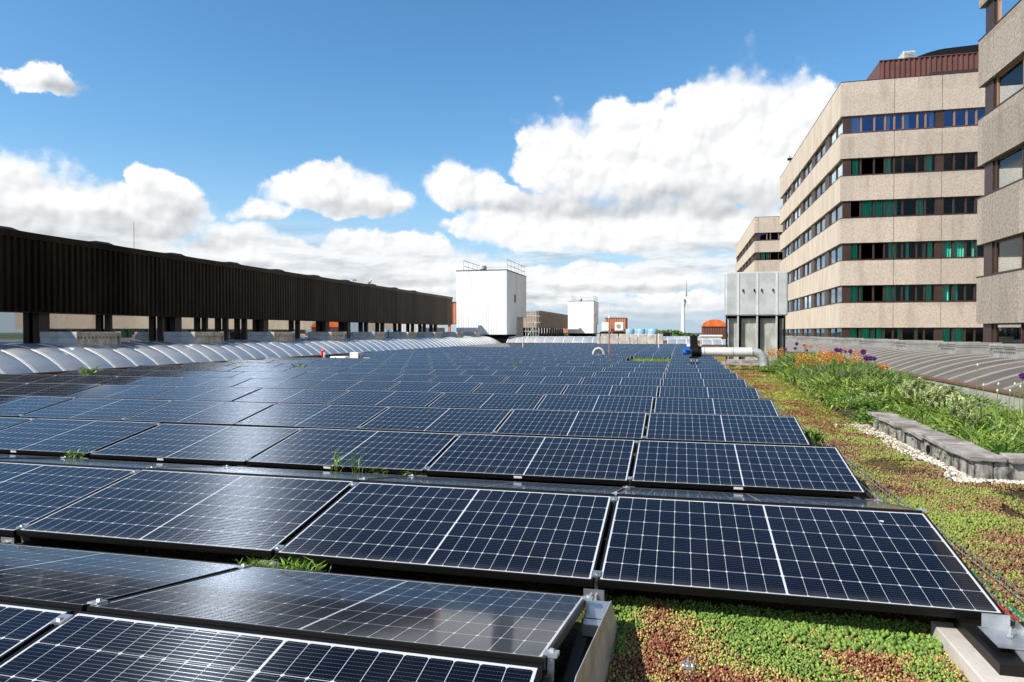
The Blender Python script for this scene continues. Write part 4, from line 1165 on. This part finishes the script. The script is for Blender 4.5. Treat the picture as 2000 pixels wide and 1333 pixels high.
cs = []
for px in range(1255, 1420, 7):
    d = RNG.uniform(420, 620); cs.append((UX(px, d), d, -9 + RNG.uniform(3, 6), 7, 4.5))
for px in range(600, 1110, 14):
    d = 600.; cs.append((UX(px, d), d, -9 + RNG.uniform(5, 7), 8, 4))
canopy('far_wood', cs, M_DARKTREE, 'dark line of trees along the horizon', 'wood', 'stuff', leaf=1.1, n=110, col=(.035, .06, .03))
for i, (px, zz) in enumerate(((1293, 4.6), (1316, 4.2))):
    d = 260.; x = UX(px, d)
    o = thing('tree', (x, d, -9), ('small bright green tree on the horizon just right of the slabs', 'round bright green tree on the horizon left of the turbine')[i], 'tree', 'bright trees on the horizon')
    MB().tube([(x, d, -9), (x, d, 0)], [.4, .2], 8).build('trunk', M_CURB, o)
    c = canopy('crown', [(x, d, -.6, 4.6, zz * .62)], M_DARKTREE, None, None, None, leaf=.45, n=900, col=(.09, .17, .03))
    c.parent = o; c.matrix_parent_inverse = Matrix.Translation((-x, -d, 9))

# ------------------------------------------------------------------ planting


def vnoise(x, y, s, seed=0):
    """smooth value noise in numpy"""
    r = np.random.default_rng(seed); T = r.random((64, 64))
    x = x * s + 17.3; y = y * s + 9.1; xi = np.floor(x).astype(int); yi = np.floor(y).astype(int); fx = x - xi; fy = y - yi
    fx = fx * fx * (3 - 2 * fx); fy = fy * fy * (3 - 2 * fy)
    g = lambda a, b: T[a % 64, b % 64]
    return (g(xi, yi) * (1 - fx) + g(xi + 1, yi) * fx) * (1 - fy) + (g(xi, yi + 1) * (1 - fx) + g(xi + 1, yi + 1) * fx) * fy


def fbm(x, y, s, seed=0): return .55 * vnoise(x, y, s, seed) + .3 * vnoise(x, y, s * 2.3, seed + 1) + .15 * vnoise(x, y, s * 5.1, seed + 2)


BUD = np.array([(0, 0, 0), (1, 0, .9), (.31, .95, .85), (-.81, .59, .95), (-.81, -.59, .85), (.31, -.95, .9), (0, 0, 1.7)])
BUDF = np.array([(0, 2, 1), (0, 3, 2), (0, 4, 3), (0, 5, 4), (0, 1, 5), (6, 1, 2), (6, 2, 3), (6, 3, 4), (6, 4, 5), (6, 5, 1)])


def scatter(T, TF, P, S_, ang, tiltx, tilty, C):
    n = len(P); c, s = np.cos(ang), np.sin(ang)
    X = T[None, :, 0] * S_[:, 0:1]; Y = T[None, :, 1] * S_[:, 0:1]; Z = T[None, :, 2] * S_[:, 1:2]
    x = X * c[:, None] - Y * s[:, None] + Z * tiltx[:, None]; y = X * s[:, None] + Y * c[:, None] + Z * tilty[:, None]
    V = np.stack([x + P[:, 0:1], y + P[:, 1:2], Z + P[:, 2:3]], 2).reshape(-1, 3)
    F = (TF[None] + (np.arange(n) * len(T))[:, None, None]).reshape(-1, TF.shape[1])
    return V, F, np.repeat(C, len(TF), 0)


def sedum_field(n, x0, x1, y0, y1, keep, size, seed, mode):
    r = np.random.default_rng(seed); x = r.uniform(x0, x1, n); y = r.uniform(y0, y1, n)
    k = keep(x, y); x = x[k]; y = y[k]; n = len(x)
    h = fbm(x, y, 3.2, seed); pat = fbm(x, y, 2.1, seed + 9); pat2 = fbm(x, y, 1.2, seed + 20)
    cols = np.array([(.14, .24, .04), (.26, .33, .06), (.42, .35, .11), (.38, .20, .09), (.23, .06, .035)]) if mode == 'near' else np.array([(.20, .26, .045), (.22, .22, .05), (.33, .25, .10), (.28, .13, .065), (.14, .07, .04)])
    j = pat + r.normal(0, .11, n)
    if mode == 'near':
        j = .5 + (pat - .5) * 1.7 + r.normal(0, .13, n) - np.clip((y - 2.85) * .5, -.12, .35)      # greener by the panels' foot
        idx = np.digitize(j, [.36, .50, .66, .80])
    else:
        j = .5 + (pat - .5) * 1.3 + r.normal(0, .22, n); idx = np.digitize(j, [.28, .40, .55, .72])
        gone = pat2 < .34 + r.normal(0, .10, n)                              # bare substrate shows
        x, y, h, pat, pat2, idx = (q[~gone] for q in (x, y, h, pat, pat2, idx)); n = len(x)
    idx = np.clip(idx, 0, 4); C = cols[idx] * r.uniform(.6, 1.35, (n, 1))
    C[pat2 < .27] *= .5
    sz = r.uniform(.5, 1.2, n) * size * (1 + (idx == 0) * .3)
    P = np.stack([x, y, .004 + h * .03 + r.uniform(-.01, .008, n)], 1)
    return scatter(BUD, BUDF, P, np.stack([sz, sz * r.uniform(1.0, 1.9, n)], 1), r.uniform(0, 6.28, n), r.normal(0, .25, n), r.normal(0, .25, n), C)


def merge(parts):
    Vs, Fs, Cs = [], [], []; o = 0
    for V, F, C in parts: Vs.append(V); Fs.append(F + o); Cs.append(C); o += len(V)
    return np.vstack(Vs), np.vstack(Fs), np.vstack(Cs)


allx = lambda x, y: np.ones_like(x, bool)
parts = [sedum_field(66000, xe + .02, 1.9, 1.9, 3.75, lambda x, y: (y < 3.6), .0058, 3, 'near'),
         sedum_field(60000, 1.3, 2.55, 3.2, 8.2, lambda x, y: x < 2.5 + .1 * np.sin(y * 5), .0075, 5, 'mid'),
         sedum_field(42000, 2.3, 5.2, 4.6, 7.2, lambda x, y: (x > 2.5) & (y < 7.12), .008, 15, 'mid'),
         sedum_field(26000, 1.3, 2.6, 8.2, 13, lambda x, y: (y + 1.2 * np.sin(x * 7) < 11) & (x < 2.42), .009, 6, 'mid'),
         sedum_field(9000, -5.2, 1.3, 3.12, 3.42, lambda x, y: fbm(x, y, 1.3, 4) > .52, .009, 8, 'near')]
rq = np.random.default_rng(99)
def dead(n, x0, x1, y0, y1): return rq.uniform(x0, x1, n), rq.uniform(y0, y1, n)
V, F, C = merge(parts)
tinted('sedum', V, F, C, M_SEDUM, 'green and red sedum buds carpeting the roof', 'sedum', 'stuff')


def blades(n, x, y, z, h, w, lean, cols, seed):
    """tapered bent leaves: 2 quads each"""
    r = np.random.default_rng(seed); a = r.uniform(0, 6.28, n); d = np.stack([np.cos(a), np.sin(a)], 1)
    b = r.uniform(0, 6.28, n); s = np.stack([np.cos(b), np.sin(b)], 1)
    L = r.uniform(.3, 1., n) * lean
    V = np.zeros((n, 6, 3))
    for k, (t, ww) in enumerate(((0, .5), (.55, 1.), (1., .12))):
        cx = x + d[:, 0] * L * t * t * h; cy = y + d[:, 1] * L * t * t * h; cz = z + h * (t - .25 * t * t * L)
        V[:, 2 * k] = np.stack([cx - s[:, 0] * w * ww, cy - s[:, 1] * w * ww, cz], 1)
        V[:, 2 * k + 1] = np.stack([cx + s[:, 0] * w * ww, cy + s[:, 1] * w * ww, cz], 1)
    F = (np.array([(0, 1, 3, 2), (2, 3, 5, 4)])[None] + (np.arange(n) * 6)[:, None, None]).reshape(-1, 4)
    C = cols[r.integers(0, len(cols), n)] * r.uniform(.6, 1.4, (n, 1))
    return V.reshape(-1, 3), F, np.repeat(C, 2, 0)


# dry stems and litter caught in the mat
pp = []
for n_, q in ((700, (xe + .05, 1.9, 1.9, 3.5)), (1500, (1.7, 2.55, 3.3, 9)), (900, (2.6, 5.2, 4.7, 7.1))):
    X, Y = dead(n_, *q); pp.append(blades(n_, X, Y, np.full(n_, .012), rq.uniform(.012, .045, n_), rq.uniform(.0008, .0022, n_), 3.5, np.array([(.42, .33, .2), (.22, .13, .08), (.10, .06, .04), (.5, .45, .33)]), 55 + n_))
V, F, C = merge(pp); tinted('dry_stems', V, F, C, M_LEAF, 'dry stems and litter lying in the sedum', 'litter', 'stuff')


# bed shape: from the stone wall back to the shaft
def bed_left(y): return np.interp(y, [7.5, 10.9, 11.2, 12.6, 17.4, 24., 27., 31.], [2.8, 2.8, 2.62, 2.55, 2.72, 3.05, 3.4, 3.9])
def bed_right(y): return np.interp(y, [7.5, 12, 31.], [5.0, 5.15, 5.4])
def bed_z(x, y):
    l, r_ = bed_left(y), bed_right(y); t = np.clip((x - l) / (r_ - l), 0, 1)
    base = np.interp(y, [7.5, 11.2, 14, 20, 30], [.10, .12, .20, .30, .22])
    return .02 + base * np.sin(np.pi * np.clip(t * .9 + .08, 0, 1)) ** .7 + .03 * (fbm(x, y, 1.5, 2) - .5)


ny, nx = 120, 24; vs = []; fs = []
for j in range(ny + 1):
    y = 7.45 + (31.2 - 7.45) * j / ny; l, r_ = bed_left(y) + .04, bed_right(y)
    for i in range(nx + 1):
        x = l + (r_ - l) * i / nx; e = min(i, nx - i, j, ny - j); vs.append((x, y, float(bed_z(x, y)) if e > 0 else .003))
for j in range(ny):
    for i in range(nx):
        q = j * (nx + 1) + i; fs.append((q, q + 1, q + nx + 2, q + nx + 1))
o = MB().add(vs, fs).build('planting_bed', M_SOIL); tag(o, kind='structure'); smoo(o)

GREENS = np.array([(.07, .17, .022), (.12, .26, .035), (.19, .34, .05), (.05, .12, .02), (.24, .34, .07)])
LIME = np.array([(.28, .38, .06), (.38, .44, .11), (.20, .32, .05)])
GREY = np.array([(.30, .36, .27), (.40, .45, .34), (.22, .29, .2)])
r = np.random.default_rng(11)
parts = []
# leafy mass in clumps
cl = []
for _ in range(980):
    y = r.uniform(7.7, 30.5); x = r.uniform(float(bed_left(y)) + .1, float(bed_right(y)) - .1)
    dens = fbm(np.array([x]), np.array([y]), 1.0, 5)[0]
    if y < 14.5 and dens < .43: continue
    if y >= 14.5 and dens < .34: continue
    if y < 14.5 and 10.8 < y < 13.5 and x < 4 and r.random() < .6: continue
    cl.append((x, y))
cl += [(UX(px_, 25.6) + r.normal(0, .2), 25.4 + r.normal(0, .3)) for px_ in (1478, 1486, 1494, 1500, 1490, 1482) for _ in range(2)]
for (cx, cy) in cl:
    far = min(1., max(0., (cy - 12) / 8)); l = float(bed_left(cy)); edge = min(1., (cx - l) / .8)
    n = int(r.integers(30, 60)); rr = r.uniform(.15, .32)
    px = cx + r.normal(0, rr * .5, n); py = cy + r.normal(0, rr * .5, n)
    h = r.uniform(.10, .34, n) * (.75 + .8 * far * edge) * (.7 if cy < 12 else 1)
    kind = r.random(); pal = GREENS if kind < .58 else (LIME if kind < .94 else GREY)
    broad = r.random() < .35; sh_ = r.uniform(.55, 1.2)
    pal = pal * sh_ * 1.05 * np.array([1, .92 if r.random() < .5 else 1., 1])
    w = r.uniform(.006, .02, n) * (1 + far * .5) * (2.0 if broad else 1.)
    h = h * (.6 if broad else 1.)
    parts.append(blades(n, px, py, bed_z(px, py) - .01, h, w, 1.3, pal, int(r.integers(1e9))))
    n2 = int(n * 2.4); hh = r.uniform(.03, .26, n2) * (.7 + .7 * far * edge)    # small leaves held in the clump
    px = cx + r.normal(0, rr * .6, n2); py = cy + r.normal(0, rr * .6, n2)
    parts.append(blades(n2, px, py, bed_z(px, py) + hh * .6, r.uniform(.025, .06, n2), r.uniform(.010, .024, n2), 3., pal * 1.15, int(r.integers(1e9))))
# iris-like long leaves close to the stone wall
for _ in range(190):
    cy = r.uniform(7.6, 11.5); cx = r.uniform(3.0, 4.9); n = 16
    px = cx + r.normal(0, .04, n); py = cy + r.normal(0, .04, n)
    parts.append(blades(n, px, py, bed_z(px, py), r.uniform(.12, .32, n), r.uniform(.006, .011, n), 1.4, LIME if r.random() < .6 else GREENS, int(r.integers(1e9))))
# low grass and moss along the path edge
n = 16000; yy = r.uniform(8.5, 30, n); xx = bed_left(yy) + r.normal(-.05, .22, n)
parts.append(blades(n, xx, yy, np.full(n, .0), r.uniform(.015, .06, n), r.uniform(.004, .010, n), 2., np.array([(.34, .34, .06), (.24, .30, .05), (.16, .24, .04)]), 77))
V, F, C = merge(parts)


n = 52000; yy = 8.2 + (30 - 8.2) * r.random(n) ** 1.4; l_ = bed_left(yy); xx = 1.35 + (l_ + .1 - 1.35) * r.random(n)
pn = fbm(xx, yy, 1.7, 31) + r.normal(0, .07, n); kk = (r.random(n) < np.clip((yy - 8.2) / 2.5, 0, 1)) & (xx > 1.35); xx, yy, pn = xx[kk], yy[kk], pn[kk]
for lo_, hi_, pal_ in ((0, .46, [(.34, .17, .08), (.26, .11, .06), (.40, .24, .11)]), (.46, .55, [(.44, .34, .11), (.36, .22, .09), (.44, .42, .10)]), (.55, 2, [(.42, .46, .08), (.30, .38, .06), (.50, .50, .13)])):
    q = (pn >= lo_) & (pn < hi_); nq = int(q.sum())
    parts.append(blades(nq, xx[q], yy[q], np.full(nq, .0), r.uniform(.012, .035, nq) * (1 + (yy[q] - 8) * .04), r.uniform(.004, .009, nq) * (1 + (yy[q] - 8) * .06), 2.2, np.array(pal_), 78))
V, F, C = merge(parts[-3:]); tinted('path_moss', V, F, C, M_LEAF, 'yellow-green and rusty moss on the strip beside the bed', 'moss', 'stuff')
V, F, C = merge(parts[:-3]); tinted('bed_foliage', V, F, C, M_LEAF, 'mixed green perennials filling the raised roof bed', 'foliage', 'stuff')
# orange flower heads on stems
parts = []; stems = []
ORG_C = np.array([(.75, .22, .03), (.80, .32, .06), (.65, .14, .03), (.85, .42, .12)])
for (p0, p1, q0, q1, d0, d1, num) in ((1500, 1532, 681, 697, 24, 28, 45), (1555, 1622, 693, 714, 17, 21, 60), (1600, 1690, 687, 708, 15.5, 19, 85), (1570, 1600, 673, 680, 20, 24, 12), (1715, 1735, 716, 720, 13.5, 14.5, 6)):
    for _ in range(num):
        px = r.uniform(p0, p1); y = r.uniform(d0, d1); x = UX(px, y); py = r.uniform(q0, q1); z = ZH(px, py, y, x)
        z0 = float(bed_z(x, y)); z = max(z, z0 + .12); n = 12
        X = x + r.normal(0, .028, n); Y = y + r.normal(0, .028, n); Z = z + r.normal(0, .03, n)
        parts.append(blades(n, X, Y, Z, r.uniform(.02, .045, n), r.uniform(.008, .016, n), 2.5, ORG_C, int(r.integers(1e9))))
        stems.append((x, y, z0, z))
V, F, C = merge(parts)
tinted('orange_flowers', V, F, C, M_PETAL, 'orange blossoms massed at the top of the bed', 'flowers', 'stuff')
mb = MB()
for (x, y, z0, z) in stems: mb.tube([(x, y, z0), (x + .01, y, z)], .003, 3, cap=False)
me = mb
o = me.build('flower_stems', None); o.data.materials.append(mat('stem_green', (.10, .18, .04), .7)); tag(o, 'thin green stems of the orange blossoms', 'flower stems', kind='stuff')

# purple allium globes
M_PURP = mat('allium_purple', (.17, .035, .26), .7, fn=mottled((.10, .02, .18), (.26, .07, .36), 60.))
M_STEM = mat('stem', (.13, .20, .06), .6)
M_BUDW = mat('seed_head', (.62, .62, .42), .7)


def globe_mesh(n=260, seed=1):
    rr = np.random.default_rng(seed); vs = []; fs = []
    for _ in range(n):
        d = rr.normal(size=3); d /= np.linalg.norm(d); t_ = np.cross(d, rr.normal(size=3)); t_ /= np.linalg.norm(t_); b = np.cross(d, t_)
        p = d * rr.uniform(.75, 1.05); s = .16; q = len(vs)
        vs += [tuple(d * .25), tuple(p + t_ * s), tuple(p + d * .12), tuple(p - t_ * s)]; fs.append((q, q + 1, q + 2, q + 3))
    return MB().add(vs, fs).mesh('flower_head')


gmesh = globe_mesh(); gmesh.materials.append(M_PURP)
allium = [(1534, 683, 23, .055), (1556, 672, 22, .06), (1553, 681, 22, .05), (1576, 685, 20, .04), (1634, 684, 16.5, .06), (1642, 685, 16.5, .055), (1661, 687, 16, .055), (1651, 687, 17, .04), (1686, 688, 15, .065), (1692, 700, 14.2, .06), (1700, 700, 14.2, .055), (1708, 701, 14.2, .045), (1571, 675, 21, .035), (1998, 735, 8.9, .045)]
for i, (px, py, y, s) in enumerate(allium):
    x = UX(px, y); z = ZH(px, py, y, x); z0 = float(bed_z(x, y))
    t = thing('allium', (x, y, z0), f'purple allium globe above the bed, {ORD[i]} from the left' if i < 13 else 'lone purple allium at the right edge of the picture', 'allium', 'purple alliums in the bed')
    MB().tube([(x, y, z0), (x + .01, y, (z + z0) / 2), (x, y, z)], .005, 5).build('stem', M_STEM, t)
    h = bpy.data.objects.new('flower_head', gmesh); COL.objects.link(h); h.parent = t; h.location = (0, 0, z - z0); h.scale = (s * .85,) * 3
# order labels by column
for i, k in enumerate(sorted(range(13), key=lambda k: allium[k][0])):
    o = [q for q in bpy.data.objects if q.name.startswith('allium') and q.type == 'EMPTY'][k]; o['label'] = f'purple allium globe above the bed, {ORD[i]} from the left'

# pale budding stalks
for i, (px, py, y) in enumerate([(1910, 713, 9.2), (1951, 750, 8.8), (1949, 763, 8.6), (1983, 750, 8.8), (1994, 755, 8.6), (1974, 763, 8.5), (1922, 752, 9.4), (1602, 702, 15)]):
    x = UX(px, y); z = ZH(px, py, y, x); z0 = float(bed_z(x, y))
    t = thing('bud_stalk', (x, y, z0), f'thin stalk with a small round cream bud, {ORD[i]} of those over the right bed', 'bud stalk', 'cream buds on thin stalks')
    MB().tube([(x, y, z0), (x - .012, y, (z + z0) / 2), (x, y, z)], .0035, 5).build('stem', M_STEM, t)
    MB().lathe((x, y, z - .018), [(.003, 0), (.009, .008), (.011, .018), (.007, .028), (.001, .034)], 10).build('bud', M_BUDW, t, smooth=True)
st_sorted = sorted([q for q in bpy.data.objects if q.name.startswith('bud_stalk')], key=lambda q: math.atan2(q.location.x, q.location.y))
for i, q in enumerate(st_sorted): q['label'] = f'thin stalk with a small round cream bud, {ORD[i]} from the left'

# woolly pale flower spikes
def spike_mesh(seed):
    rr = np.random.default_rng(seed); n = 90; t_ = rr.uniform(.35, 1., n); a = rr.uniform(0, 6.28, n)
    rad = .022 * (1.15 - t_) + .008; x = np.cos(a) * rad * .3; y = np.sin(a) * rad * .3
    Vb, Fb, Cb = blades(n, x, y, t_ * .30, rr.uniform(.02, .04, n), rr.uniform(.006, .012, n), 1.8, np.array([(.46, .52, .24), (.58, .60, .34), (.34, .42, .16)]), seed)
    n2 = 14; Vc, Fc, Cc = blades(n2, rr.normal(0, .01, n2), rr.normal(0, .01, n2), rr.uniform(0, .1, n2), rr.uniform(.08, .14, n2), rr.uniform(.008, .014, n2), 1.8, LIME, seed + 5)
    V, F, C = merge([(Vb, Fb, Cb), (Vc, Fc, Cc)])
    o = tinted('flower_spike', V, F, C, M_LEAF, None, None); me = o.data; bpy.data.objects.remove(o); return me


spk = [spike_mesh(k) for k in range(4)]
stm = MB().tube([(0, 0, 0), (.004, 0, .28)], .004, 4).mesh('stem'); stm.materials.append(M_STEM)
rs = np.random.default_rng(3); pos = []
for k in range(56):
    px = 1762 + (1905 - 1762) * (k + rs.uniform(0, 1)) / 56; yb_ = np.interp(px, [1762, 1905], [12.6, 9.4]) + rs.uniform(-.5, .6); pos.append((px, yb_))
for i, (px, y) in enumerate(pos):
    x = min(UX(px, y), 4.95); z0 = float(bed_z(x, y)); s = rs.uniform(1.1, 1.7)
    t = thing('woolly_spike', (x, y, z0), f'woolly pale green flower spike before the brown plank, {ordn(i)} from the left', 'flower spike', 'woolly pale spikes at the back of the bed')
    for nm, me in (('flower_spike', spk[i % 4]), ('stem', stm)):
        h = bpy.data.objects.new(nm, me); COL.objects.link(h); h.parent = t
    t.scale = (s, s, s); t.rotation_euler = (rs.normal(0, .1), rs.normal(0, .1), rs.uniform(0, 6.28))

# stone wall with caps, return to the right, drain holes
t = thing('stone_wall', (2.7, 9, 0), 'low weathered grey stone wall with overlapping caps edging the bed', 'wall')
WX = 2.70; yn, yf2 = 7.35, 10.95


def rough_box(mb, a, b, seed, amp=.008, n=5):
    rr = np.random.default_rng(seed)
    import bmesh
    bm = bmesh.new(); bmesh.ops.create_cube(bm, size=1.); bmesh.ops.subdivide_edges(bm, edges=bm.edges[:], cuts=n, use_grid_fill=True)
    A, B = Vector(a), Vector(b); ph = rr.uniform(0, 6, 6)
    for v in bm.verts:
        c = v.co.copy(); q = c * 2
        for ax in range(3):   # rounded edges
            pass
        m_ = sorted(abs(q[i]) for i in range(3)); k = max(0, m_[1] - .8) / .2
        p = Vector((A[i] + (B[i] - A[i]) * (c[i] + .5) for i in range(3)))
        ctr = (A + B) / 2; d = (p - ctr)
        p = ctr + d * (1 - .03 * k)
        p += Vector((math.sin(p.y * 13 + ph[0]) + rr.normal() * .4, math.sin(p.x * 17 + ph[1]) + rr.normal() * .4, math.sin(p.y * 9 + p.x * 8 + ph[2]) + rr.normal() * .3)) * amp
        v.co = p
    bm.verts.index_update(); mb.add([tuple(v.co) for v in bm.verts], [tuple(q.index for q in f.verts) for f in bm.faces]); bm.free(); return mb


seg = np.linspace(yn, yf2, 9)
for k in range(8):
    rough_box(MB(), (WX, seg[k] + .004, .0), (WX + .15, seg[k + 1] - .004, .185), 40 + k, .004).build('wall_block', M_STONE, t, smooth=True)
cps = np.array([yn - .03, 8.05, 8.72, 9.45, 10.2, 10.62, 11.02])
for k in range(len(cps) - 1):
    tilt_ = .012 * (k % 2)
    rough_box(MB(), (WX - .045, cps[k] + .003, .178 + tilt_), (WX + .26, cps[k + 1] + .02, .232 + tilt_), 60 + k, .006).build('cap_stone', M_CAP, t, smooth=True)
for k in range(5):
    x0 = WX + .16 + k * .62
    rough_box(MB(), (x0, yn + .01, 0), (x0 + .61, yn + .16, .185), 80 + k, .004).build('wall_block', M_STONE, t, smooth=True)
    rough_box(MB(), (x0 + .02 + .1 * (k == 0), yn - .045, .180), (x0 + .63, yn + .24, .236), 90 + k, .006).build('cap_stone', M_CAP, t, smooth=True)
MB().lathe((WX - .012, 8.62, .085), [(.048, 0), (.048, .02), (.02, .021)], 18, 'x').build('drain_hole', M_BLACK, t)
MB().lathe((WX + .64, yn - .03, .10), [(.048, 0), (.048, .05), (.036, .05), (.036, .01)], 18, 'y').build('drain_pipe', M_CAP, t)

# pebbles along the wall
rp = np.random.default_rng(5); n = 1900
ico = MB(); phi = 1.618
IV = np.array([(-1, phi, 0), (1, phi, 0), (-1, -phi, 0), (1, -phi, 0), (0, -1, phi), (0, 1, phi), (0, -1, -phi), (0, 1, -phi), (phi, 0, -1), (phi, 0, 1), (-phi, 0, -1), (-phi, 0, 1)]) / 1.9
IF = np.array([(0, 11, 5), (0, 5, 1), (0, 1, 7), (0, 7, 10), (0, 10, 11), (1, 5, 9), (5, 11, 4), (11, 10, 2), (10, 7, 6), (7, 1, 8), (3, 9, 4), (3, 4, 2), (3, 2, 6), (3, 6, 8), (3, 8, 9), (4, 9, 5), (2, 4, 11), (6, 2, 10), (8, 6, 7), (9, 8, 1)])
n1 = 1250; yy = rp.uniform(7.2, 11.4, n1); wdt = .16 + .06 * np.sin(yy * 3); xx = WX - .01 - np.abs(rp.normal(0, 1, n1)) * wdt * .75
n2 = 700; x2_ = rp.uniform(2.5, 5.4, n2); y2_ = yn - np.abs(rp.normal(0, .085, n2)) - .01
xx = np.concatenate([xx, x2_]); yy = np.concatenate([yy, y2_]); n = len(xx)
sz = rp.uniform(.010, .026, n); colr = np.array([(.62, .56, .48), (.72, .68, .62), (.50, .44, .36), (.35, .31, .27), (.66, .57, .45)])[rp.integers(0, 5, n)] * rp.uniform(.8, 1.1, (n, 1))
V, F, C = scatter(IV, IF, np.stack([xx, yy, sz * .5 + rp.uniform(0, .012, n)], 1), np.stack([sz, sz * rp.uniform(.5, .8, n)], 1), rp.uniform(0, 6.28, n), rp.normal(0, .3, n), rp.normal(0, .3, n), colr)
tinted('pebbles', V, F, C, M_PEB, 'pale pebbles strewn along the foot of the stone wall', 'pebbles', 'stuff')

# block on the curb plank, blocks under it
o = rough_box(MB(), (5.68, 8.35, .343), (5.80, 8.75, .41), 99, .002).build('stone_block', M_LIGHTCON, smooth=True); tag(o, 'small cream stone block resting on the brown curb plank', 'block')
for k in range(7):
    o = rough_box(MB(), (5.52, 6.8 + k * .5, 0), (5.64, 7.28 + k * .5, .24), 120 + k, .002).build('kerb_block', M_SHAFTC, smooth=True)
    tag(o, f'grey kerb block below the brown plank, {ORD[k]} from the near end', 'kerb block', 'kerb blocks below the plank')
n3 = 300; x3 = rp.uniform(5.2, 5.5, n3); y3 = rp.uniform(6.5, 12, n3); sz = rp.uniform(.012, .024, n3)
V, F, C = scatter(IV, IF, np.stack([x3, y3, sz * .5], 1), np.stack([sz, sz * .6], 1), rp.uniform(0, 6, n3), rp.normal(0, .2, n3), rp.normal(0, .2, n3), np.tile([(.62, .57, .5)], (n3, 1)))
tinted('pebbles', V, F, C, M_PEB, 'pale pebbles strewn before the kerb blocks', 'pebbles', 'stuff')

# weeds that have come up between the panels
WG = np.array([(.12, .28, .03), (.20, .36, .05), (.28, .40, .08)])


def weed(label, x, y, z0, top, n, w, lean, spread, seed, pal=WG):
    rr = np.random.default_rng(seed); X = x + rr.normal(0, spread, n); Y = y + rr.normal(0, spread * .5, n)
    a = blades(n, X, Y, np.full(n, z0) + rr.uniform(0, (top - z0) * .6, n), (top - z0) * rr.uniform(.3, .55, n), rr.uniform(.5, 1., n) * w, lean, pal, seed)
    b = blades(max(2, n // 6), x + rr.normal(0, spread * .5, max(2, n // 6)), np.full(max(2, n // 6), y), np.zeros(max(2, n // 6)), np.full(max(2, n // 6), top), np.full(max(2, n // 6), .004), .25, pal * .7, seed + 1)
    V, F, C = merge([a, b]); return tinted('weed', V, F, C, M_LEAF, label, 'weed', None, 'weeds between the panels')


def rowy(k): return 3.38 + ROWP * (k - 1)


def wpx(px, k, dy=-.05): y = rowy(k) + dy; return UX(px, y), y


x, y = wpx(170, 6); weed('leafy weed rising between panels near the left edge, shadow beneath', x, y, .2, .58, 30, .035, 1.8, .10, 201)
x, y = wpx(574, 8); weed('small yellow-green weed in the middle-left panel rows, left one of a pair', x, y, .25, .44, 16, .03, 2., .06, 202)
x, y = wpx(591, 8); weed('small yellow-green weed in the middle-left panel rows, right one of a pair', x, y, .25, .46, 22, .035, 2., .07, 203)
x, y = wpx(1007, 9); weed('single small weed at the middle of the array below the vent hose', x, y, .2, .46, 12, .03, 1.6, .05, 204)
x, y = wpx(803, 14); weed('tiny weed far off near the left edge of the array', x, y, .2, .50, 14, .03, 2., .07, 205)
x, y = wpx(655, 2, -.06); weed('tall grassy weed in the second valley, left of its neighbours', x, y, .12, .38, 16, .009, 1.5, .03, 206)
x, y = wpx(695, 2, -.06); weed('slender leaning weed in the second valley, right of the grassy one', x, y, .12, .42, 10, .006, 1.3, .02, 207)
x, y = wpx(730, 2, -.06); weed('low yellow-green weed in the second valley near the panel seam', x, y, .10, .24, 30, .008, 1.8, .05, 208, LIME)
x, y = wpx(803, 2, -.05); weed('small weed at the bracket in the second valley', x, y, .10, .21, 22, .008, 2., .04, 209, LIME)
x, y = wpx(145, 2, -.05); weed('tuft of bright weed in the second valley near the left edge', x, y, .12, .24, 40, .008, 2., .06, 210)
x, y = wpx(500, 1, -.10); weed('bright green tuft in the nearest valley left of the white bracket', x, y, .05, .19, 120, .007, 1.8, .05, 211)
x, y = wpx(580, 1, -.10); weed('bright green tuft in the nearest valley right of the white bracket', x, y, .05, .20, 150, .007, 1.8, .06, 212)
gx, gy, _ = GND(1596, 880); weed('upright dark leafy weed beside the right edge of the array', gx, gy, .02, .26, 60, .016, 1.6, .035, 213, GREENS)
gx, gy, _ = GND(1575, 868); weed('small dark leafy weed touching the right edge of the array', gx, gy, .02, .20, 40, .016, 1.6, .03, 214, GREENS)
gx, gy, _ = GND(1448, 700); weed('bushy yellow-green weed at the foot of the grey shaft', gx - .3, gy + 5, .0, .55, 120, .04, 1.5, .25, 215, LIME)
# grass in the missing panel
n = 3600; rr = np.random.default_rng(8); x0 = XR - PITCH * 2; X = rr.uniform(x0, x0 + PW, n); Y = rr.uniform(rowy(11), rowy(14) - .1, n)
V, F, C = blades(n, X, Y, np.zeros(n), rr.uniform(.06, .30, n), rr.uniform(.01, .02, n), 1.4, np.vstack([LIME, WG]), 9)
tinted('gap_grass', V, F, C, M_LEAF, 'bright grass growing where a panel is missing', 'grass', 'stuff')
